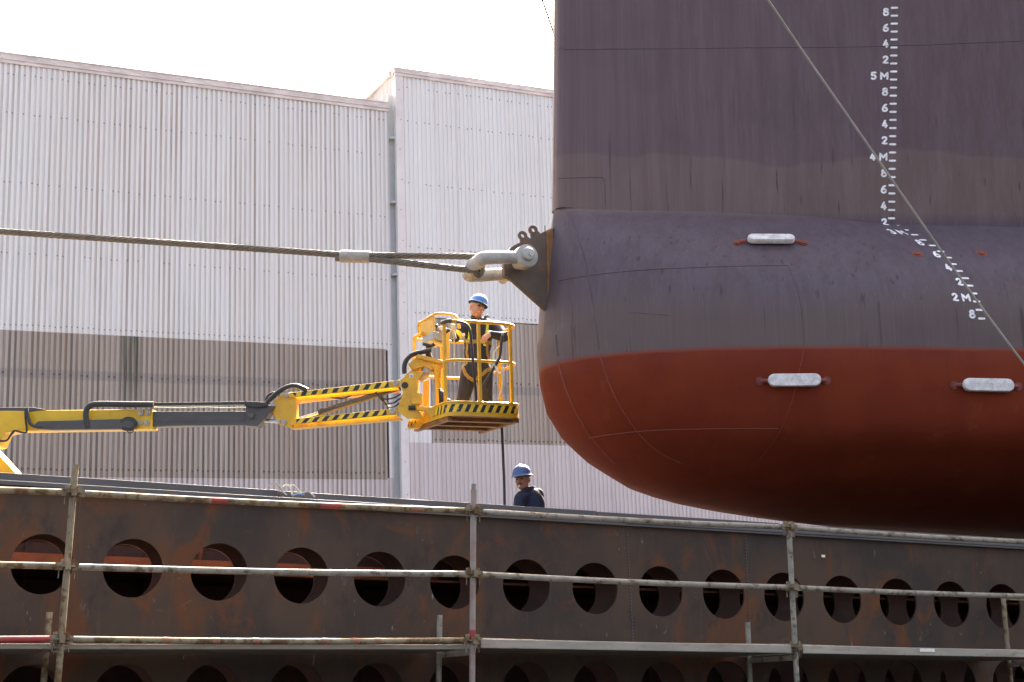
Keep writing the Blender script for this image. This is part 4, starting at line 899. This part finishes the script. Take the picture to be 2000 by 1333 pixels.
def head_parts(body, c, f, u, r, sc=1.0):
    """f face direction, u up, r = the person's left; c centre of skull"""
    f, u, r = f*sc, u*sc, r*sc
    body.ell(c+u*.025-f*.012, r*.076, f*.095, u*.098, 20, 14)      # cranium
    body.ell(c+f*.020-u*.035, r*.066, f*.074, u*.088, 18, 12)      # face
    body.ell(c+f*.046-u*.088, r*.042, f*.040, u*.032, 14, 10)      # chin
    for sx in (-1, 1):
        body.ell(c+r*sx*.045-u*.062+f*.012, r*.024, f*.045, u*.040, 12, 8)    # jaw
        body.ell(c+r*sx*.076-u*.012-f*.012, r*.011, f*.022, u*.034, 10, 8)    # ear
        body.ell(c+r*sx*.038+f*.073-u*.022, r*.022, f*.020, u*.018, 10, 8)    # cheek
        body.ell(c+r*sx*.030+f*.082+u*.022, r*.026, f*.012, u*.010, 10, 6)    # brow
    limb(body, [c+f*.088+u*.008, c+f*.112-u*.030], [.010*sc, .016*sc], 8)      # nose
    for sx in (-1, 1): body.ell(c+r*sx*.013+f*.100-u*.034, r*.010, f*.010, u*.008, 8, 6)
    body.ell(c+f*.088-u*.060, r*.026, f*.012, u*.007, 10, 6); body.ell(c+f*.087-u*.070, r*.021, f*.011, u*.007, 10, 6)   # lips
def face_kids(root, c, f, u, r, lid=True):
    for sx in (-1, 1):
        e = MB(); e.ell(c+r*sx*.031+f*.0845+u*.002, r*.017, f*.009, u*.0085, 12, 8); e.obj('eye', M['eye'], root)
        e = MB(); e.tube([c+r*sx*.012+f*.094+u*.019, c+r*sx*.030+f*.093+u*.028, c+r*sx*.048+f*.082+u*.023], [.006, .009, .005], 8); e.obj('eyebrow', M['hair'], root)
    e = MB(); e.tube([c-r*.022+f*.095-u*.066, c+f*.101-u*.0645, c+r*.022+f*.095-u*.066], [.003, .0055, .003], 6); e.obj('mouth', M['lip'], root)
def helmet(root, c, f, u, r, mat, brim=1.0, peak_=1.0):
    h = MB(); vs = []; fs = []; n_ = 28; K = 9; cc = c+u*.062
    for j in range(K):
        th = pi/2*j/(K-1)
        for i in range(n_):
            a = 2*pi*i/n_; ridge = 1+.02*max(0, cos(2*a))**4*sin(th)
            vs.append(cc + (r*cos(a)*.108 + f*sin(a)*.134)*sin(th)**.85*ridge + u*(.112*cos(th)))
    for j in range(K-1):
        for i in range(n_): fs.append((j*n_+i, (j+1)*n_+i, (j+1)*n_+(i+1) % n_, j*n_+(i+1) % n_))
    base = len(vs)
    for ring_, (ex, dz) in enumerate(((.005*brim, -.012), (.016*brim, -.022), (.004*brim, -.026), (-.006, -.004))):
        for i in range(n_):
            a = 2*pi*i/n_; s_ = sin(a); peak = max(0, s_)**2*.040*peak_ if ring_ in (1, 2) else 0
            vs.append(cc + r*cos(a)*(.108+ex) + f*s_*(.134+ex+peak) + u*(dz - peak*.25))
    for j in range(4):
        A0 = (K-1)*n_ if j == 0 else base+(j-1)*n_
        for i in range(n_): fs.append((A0+i, base+j*n_+i, base+j*n_+(i+1) % n_, A0+(i+1) % n_))
    h.add(vs, fs); h.tube([cc+f*.128*cos(t)+u*(.112*sin(t)+.004) for t in [radians(20+14*k) for k in range(11)]], .008, 8)
    ho = h.obj('hard_hat', mat, root, smooth=50)
    s_ = MB(); s_.tube([c+u*.032+r*cos(a)*.080+f*sin(a)*.102-f*.008 for a in [2*pi*k/24 for k in range(24)]], .012, 8, closed=True, flat=1.3); s_.obj('headband', M['boot'], ho)
def hand(body, wrist, dirn, palmn, side, curl, spread=.012, sc=1.0):
    """dirn: towards the knuckles, palmn: the way the palm faces, side: towards the thumb; curl list for four fingers"""
    d = dirn.normalized(); p = (palmn-d*palmn.dot(d)).normalized(); s_ = (side-d*side.dot(d)-p*side.dot(p)).normalized()
    kn = wrist+d*.090*sc; body.ell(wrist+d*.050*sc, s_*.041*sc, p*.017*sc, d*.056*sc, 14, 10); limb(body, [wrist-d*.02, wrist+d*.03], [.026*sc, .028*sc], 10)
    for i, (ln, cu) in enumerate(zip((.072, .080, .074, .058), curl)):
        b0 = kn + s_*(.030-.020*i)*sc + d*(-.004*abs(i-1.3))*sc; dr = (d + s_*spread*(1.5-i)*3).normalized(); pts = [b0]
        ang = 0
        for seg, fr in enumerate((.45, .31, .24)):
            ang += cu*(.9 if seg else .7); q = dr*cos(ang)+p*sin(ang); pts.append(pts[-1]+q*ln*fr*sc)
        limb(body, pts, [.0105*sc, .0098*sc, .0088*sc, .0075*sc], 8)
    t0 = wrist+d*.03*sc+s_*.030*sc; t1 = t0+(d*.6+s_*.7+p*.3).normalized()*.042*sc; t2 = t1+(d*.95+s_*.15+p*.45).normalized()*.034*sc; limb(body, [t0, t1, t2], [.015*sc, .012*sc, .009*sc], 8)
# ---- the man in the basket
YM = 17.0
FZ = bk(Al*.6, Bl*.6, .035).z
def pm(x, y, Y=YM): return at(x, y, Y)
man = thing('person', 'man in navy overalls, yellow harness and blue helmet standing in the basket', 'person', Matrix.Translation(V((pm(930, 800).x, YM, FZ))))
hipR, hipL = pm(917, 727, YM-.02), pm(947, 728, YM+.03)
kneR, kneL = pm(905, 778, YM-.06), pm(950, 780, YM+.04); fR = pm(897, 826, YM-.02); fL = pm(953, 826, YM+.06)
fR.z = FZ+.09; fL.z = FZ+.09
pel = pm(931, 722); wai = pm(932, 690); che = pm(935, 652, YM+.0); nk = pm(937, 622, YM); 
shR, shL = pm(908, 637, YM-.03), pm(969, 637, YM+.03)
elR, wrR = pm(889, 660, YM-.16), pm(871, 646, YM-.30); elL, wrL = pm(984, 659, YM-.18), pm(957, 653, YM-.30)
hf = V((.62, -.76, .02)).normalized(); hr0 = UPZ.cross(hf)*-1; hr = hf.cross(UPZ).normalized()*-1
tilt = Matrix.Rotation(radians(-15), 3, hf); hu = (tilt @ (UPZ - hf*UPZ.dot(hf)).normalized()); hr = hu.cross(hf).normalized()
hc_ = pm(931.5, 602, YM-.04); HS = 1.1
body = MB(); head_parts(body, hc_, hf, hu, hr, HS); limb(body, [hc_-hu*.07-hf*.01, nk-V((0, 0, .06))], [.054, .062])
limb(body, [shR, elR, wrR], [.05, .038, .027]); limb(body, [shL, elL, wrL], [.05, .038, .027]); body.ell(che, V((.13, 0, 0)), V((0, .09, 0)), V((0, 0, .17))); body.ell((pel+wai)/2, V((.12, 0, 0)), V((0, .09, 0)), V((0, 0, .19)))
limb(body, [nk-V((0, 0, .05)), che], [.06, .07]); limb(body, [shR, nk-V((0, 0, .09)), shL], [.045, .05, .045])
for h_, k_, f_ in ((hipR, kneR, fR), (hipL, kneL, fL)): limb(body, [pel.lerp(h_, .6), h_, k_, f_], [.07, .07, .05, .035])
hand(body, wrR, pm(860, 640, YM-.36)-wrR, V((-.2, -.2, -1)), V((-.2, -1, .3)), (.5, .55, .6, .6))
hand(body, wrL, pm(947, 661, YM-.36)-wrL, V((-.2, .4, -.9)), V((-.75, -.1, .2))*-1+V((-1.6, 0, .6)), (.35, .4, .45, .5))
remesh(body, 'body', M['skin'], man, .0062, 3); face_kids(man, hc_, hf*HS, hu*HS, hr*HS)
ht = Matrix.Rotation(radians(-9), 3, hf) @ Matrix.Rotation(radians(9), 3, hr)
helmet(man, hc_+hu*.012-hf*.008, ht @ hf*1.03, ht @ hu*.98, ht @ hr*1.03, M['helmet'], .7, .55)
cl = MB()
fr = V((.16, -.98, 0)).normalized(); sdv = UPZ.cross(fr)
def torso_ring(c, w, d, h): cl.ell(c, sdv*w, fr*d, UPZ*h, 20, 14)
torso_ring(che+V((0, 0, .02)), .195, .128, .20); torso_ring(wai, .172, .130, .19); torso_ring(pel, .180, .138, .15); torso_ring(che.lerp(wai, .5), .180, .126, .2)
limb(cl, [nk+V((0, 0, -.075)), che+V((0, 0, .06))], [.085, .12]); limb(cl, [shR, nk-V((0, 0, .10)), shL], [.072, .085, .072])
limb(cl, [shR, elR, wrR.lerp(elR, .12)], [.074, .062, .044]); limb(cl, [shL, elL, wrL.lerp(elL, .10)], [.076, .064, .046])
for h_, k_, f_ in ((hipR, kneR, fR), (hipL, kneL, fL)): limb(cl, [pel.lerp(h_, .5), h_, k_, f_+V((0, 0, .02))], [.115, .112, .084, .078])
for k in range(5): a0 = k/4; cl.ball(elL.lerp(shL, .15+.15*k)+V((.02*(-1)**k, -.055, 0)), .022)
ov = remesh(cl, 'overalls', M['navy'], man, .012, 4); bv = bvh_of(ov)
c_ = MB()                                          # collar flaps
for sx, p in ((-1, pm(924, 622, YM-.07)), (1, pm(949, 621, YM-.05))):
    c_.tube([p+V((sx*.03, .10, .03)), p+V((sx*.018, .03, .03)), p+V((-sx*.01, -.03, -.005)), p+V((-sx*.028, -.055, -.05))], [.016, .02, .022, .012], 8, flat=.5)
c_.obj('collar', M['navy'], man)
for p in (fR, fL):
    b = MB(); fwd = V((.2, -.98, 0)); b.ell(p+fwd*.07+V((0, 0, -.045)), fwd*.14, V((.98, .2, 0))*.05, UPZ*.05); limb(b, [p+V((0, 0, .06)), p+V((0, 0, -.04))], [.055, .052]); remesh(b, 'boot', M['boot'], man, .012, 2)
st = MB(); F = -.15
strap(st, bv, [pm(955, 618, YM+.02), pm(958, 630, YM+F), pm(955, 645, YM+F), pm(952, 660, YM+F), pm(950, 676, YM+F)], .017, mi=0); strap(st, bv, [pm(913, 626, YM+.02), pm(915, 640, YM+F), pm(914, 655, YM+F), pm(909, 668, YM+F)], .017, mi=0)
strap(st, bv, [pm(904, 664, YM-.02), pm(910, 666, YM+F), pm(922, 667, YM+F), pm(936, 667, YM+F), pm(950, 668, YM+F), pm(962, 670, YM-.05)], .024, mi=1)
strap(st, bv, [pm(908, 668, YM+F), pm(906, 685, YM+F), pm(905, 705, YM+F), pm(903, 716, YM-.02)], .016, mi=1); strap(st, bv, [pm(957, 668, YM+F), pm(963, 690, YM+F), pm(964, 708, YM-.06)], .018, mi=1)
strap(st, bv, [pm(901, 712, YM-.04), pm(905, 725, YM+F), pm(914, 736, YM+F), pm(925, 742, YM+F), pm(930, 745, YM-.1)], .022, mi=1); strap(st, bv, [pm(966, 712, YM-.04), pm(958, 724, YM+F), pm(948, 733, YM+F), pm(938, 740, YM+F), pm(932, 745, YM-.1)], .022, mi=1)
hn = st.obj('safety_harness', [M['hiviz'], M['strap']], man, smooth=40)
b = MB()
for x, y in ((911, 655), (951, 645)): loc, nr, i_, d_ = bv.find_nearest(pm(x, y, YM-.2)); b.box(loc+nr*.012, V((.028, 0, 0)), nr*.008, V((0, 0, .02)))
loc, nr, i_, d_ = bv.find_nearest(pm(911, 660, YM-.2)); b.tube([loc+nr*.022+V((.026*cos(k*pi/6), 0, .026*sin(k*pi/6)-.015)) for k in range(12)], .005, 6, closed=True)
b.obj('buckle', M['buckle'], hn, smooth=0, bevel=.003)
b = MB(); pa = elR.lerp(shR, .02); pb = elR.lerp(shR, .30); b.tube([pa, pa.lerp(pb, .5), pb], [.068, .071, .072], 16, caps=False); b.obj('arm_band', M['yelloww'], man)
# ---- the man behind the pontoon
Y2 = 16.4
m2 = thing('person', 'man in navy jacket and blue helmet smoking a cigarette behind the pontoon', 'person', Matrix.Translation(V((at(1035, 960, Y2).x, Y2, .35))))
def p2(x, y, Y=Y2): return at(x, y, Y)
hf2 = V((-.42, -.90, -.04)).normalized(); hu2 = (UPZ-hf2*UPZ.dot(hf2)).normalized(); hu2 = Matrix.Rotation(radians(4), 3, hf2) @ hu2; hr2 = hu2.cross(hf2).normalized()
h2 = p2(1020.5, 936.5); nk2 = p2(1030, 957, Y2+.04)
body = MB(); head_parts(body, h2, hf2, hu2, hr2, 1.05); limb(body, [h2-hu2*.07-hf2*.015, nk2-V((0, 0, .06))], [.056, .066])
bx = nk2+V((.02, .02, 0)); sR = p2(1016, 974, Y2-.12); sL = p2(1050, 966, Y2+.06); ft = .35
tor = [bx+V((0, .0, -.22)), bx+V((.0, 0, -.42)), bx+V((0, 0, -.60))]
body.ell(tor[0], V((.12, 0, 0)), V((0, .12, 0)), V((0, 0, .2))); limb(body, [nk2-V((0, 0, .05)), tor[0], tor[1], tor[2]], [.06, .09, .09, .09])
eR, wR = sR+V((-.05, -.05, -.29)), sR+V((-.14, -.20, -.48)); eL, wL = sL+V((.02, .03, -.30)), sL+V((0, -.12, -.53))
limb(body, [tor[0]+V((0, 0, .1)), sR, eR, wR], [.05, .05, .038, .027]); limb(body, [tor[0]+V((0, 0, .1)), sL, eL, wL], [.05, .05, .038, .027])
hand(body, wR, V((-.3, -.4, -1)), V((.9, 0, 0)), V((-.3, -1, .2)), (.3, .35, .4, .4)); hand(body, wL, V((-.1, -.3, -1)), V((-1, 0, 0)), V((0, -1, 0)), (.3, .35, .4, .4))
lg = []
for sx in (-1, 1):
    hp_ = tor[2]+V((sx*.09, sx*.03, -.06)); kn_ = V((hp_.x-.01, hp_.y-.04, ft+.50)); fo_ = V((hp_.x, hp_.y, ft+.09)); lg.append((hp_, kn_, fo_)); limb(body, [tor[2], hp_, kn_, fo_], [.08, .08, .05, .035])
remesh(body, 'body', M['skintan'], m2, .0062, 3); face_kids(m2, h2, hf2*1.05, hu2*1.05, hr2*1.05); helmet(m2, h2, hf2, hu2, hr2, M['helmetdull'], 1.0, 1.0)
b = MB(); b.tube([h2+hf2*.100-hu2*.060-hr2*.034, h2+hf2*.116-hu2*.052, h2+hf2*.100-hu2*.060+hr2*.034], [.006, .011, .006], 10); b.obj('moustache', M['hair'], m2)
b = MB(); b.ell(h2-hf2*.045-hu2*.015, hr2*.080, hf2*.062, hu2*.045, 16, 10); b.obj('hair', M['hair'], m2)
cl = MB(); fr = V((-.62, -.78, 0)).normalized(); sdv = UPZ.cross(fr)
torso_ring(tor[0]+V((.01, 0, .03)), .195, .135, .22); torso_ring(tor[1], .19, .14, .22); torso_ring(tor[2], .185, .14, .16); limb(cl, [nk2-V((0, 0, .05)), tor[0]+V((0, 0, .08))], [.082, .13]); limb(cl, [sR, tor[0]+V((0, 0, .14)), sL], [.074, .10, .078])
limb(cl, [sR, eR, wR.lerp(eR, .1)], [.075, .064, .046]); limb(cl, [sL, eL, wL.lerp(eL, .1)], [.078, .066, .046])
for hp_, kn_, fo_ in lg: limb(cl, [tor[2], hp_, kn_, fo_], [.12, .112, .085, .076])
remesh(cl, 'jacket', M['navy'], m2, .012, 4)
b = MB(); b.tube([nk2+V((.09, .05, .03)), nk2+V((.07, -.03, .015)), nk2+V((0, -.085, -.01)), nk2+V((-.075, -.085, -.05)), nk2+V((-.12, -.09, -.045))], [.018, .03, .034, .034, .016], 10, flat=.45); b.tube([nk2+V((-.12, -.09, -.045)), nk2+V((-.10, -.07, -.11))], [.016, .01], 8, flat=.5); b.obj('collar', M['navy'], m2)
for hp_, kn_, fo_ in lg:
    b = MB(); b.ell(fo_+fr*.06+V((0, 0, -.045)), fr*.14, sdv*.05, UPZ*.045); limb(b, [fo_+V((0, 0, .06)), fo_+V((0, 0, -.04))], [.055, .05]); remesh(b, 'boot', M['boot'], m2, .012, 2)
b = MB(); c0 = h2+hf2*.100-hu2*.066; b.cyl(c0, c0+hf2*.055-hu2*.03+hr2*.012, .0045, 10); tag(b.obj('cigarette', M['white'], M=Matrix.Translation(c0)), 'white cigarette in the mouth of the man behind the pontoon', 'cigarette')
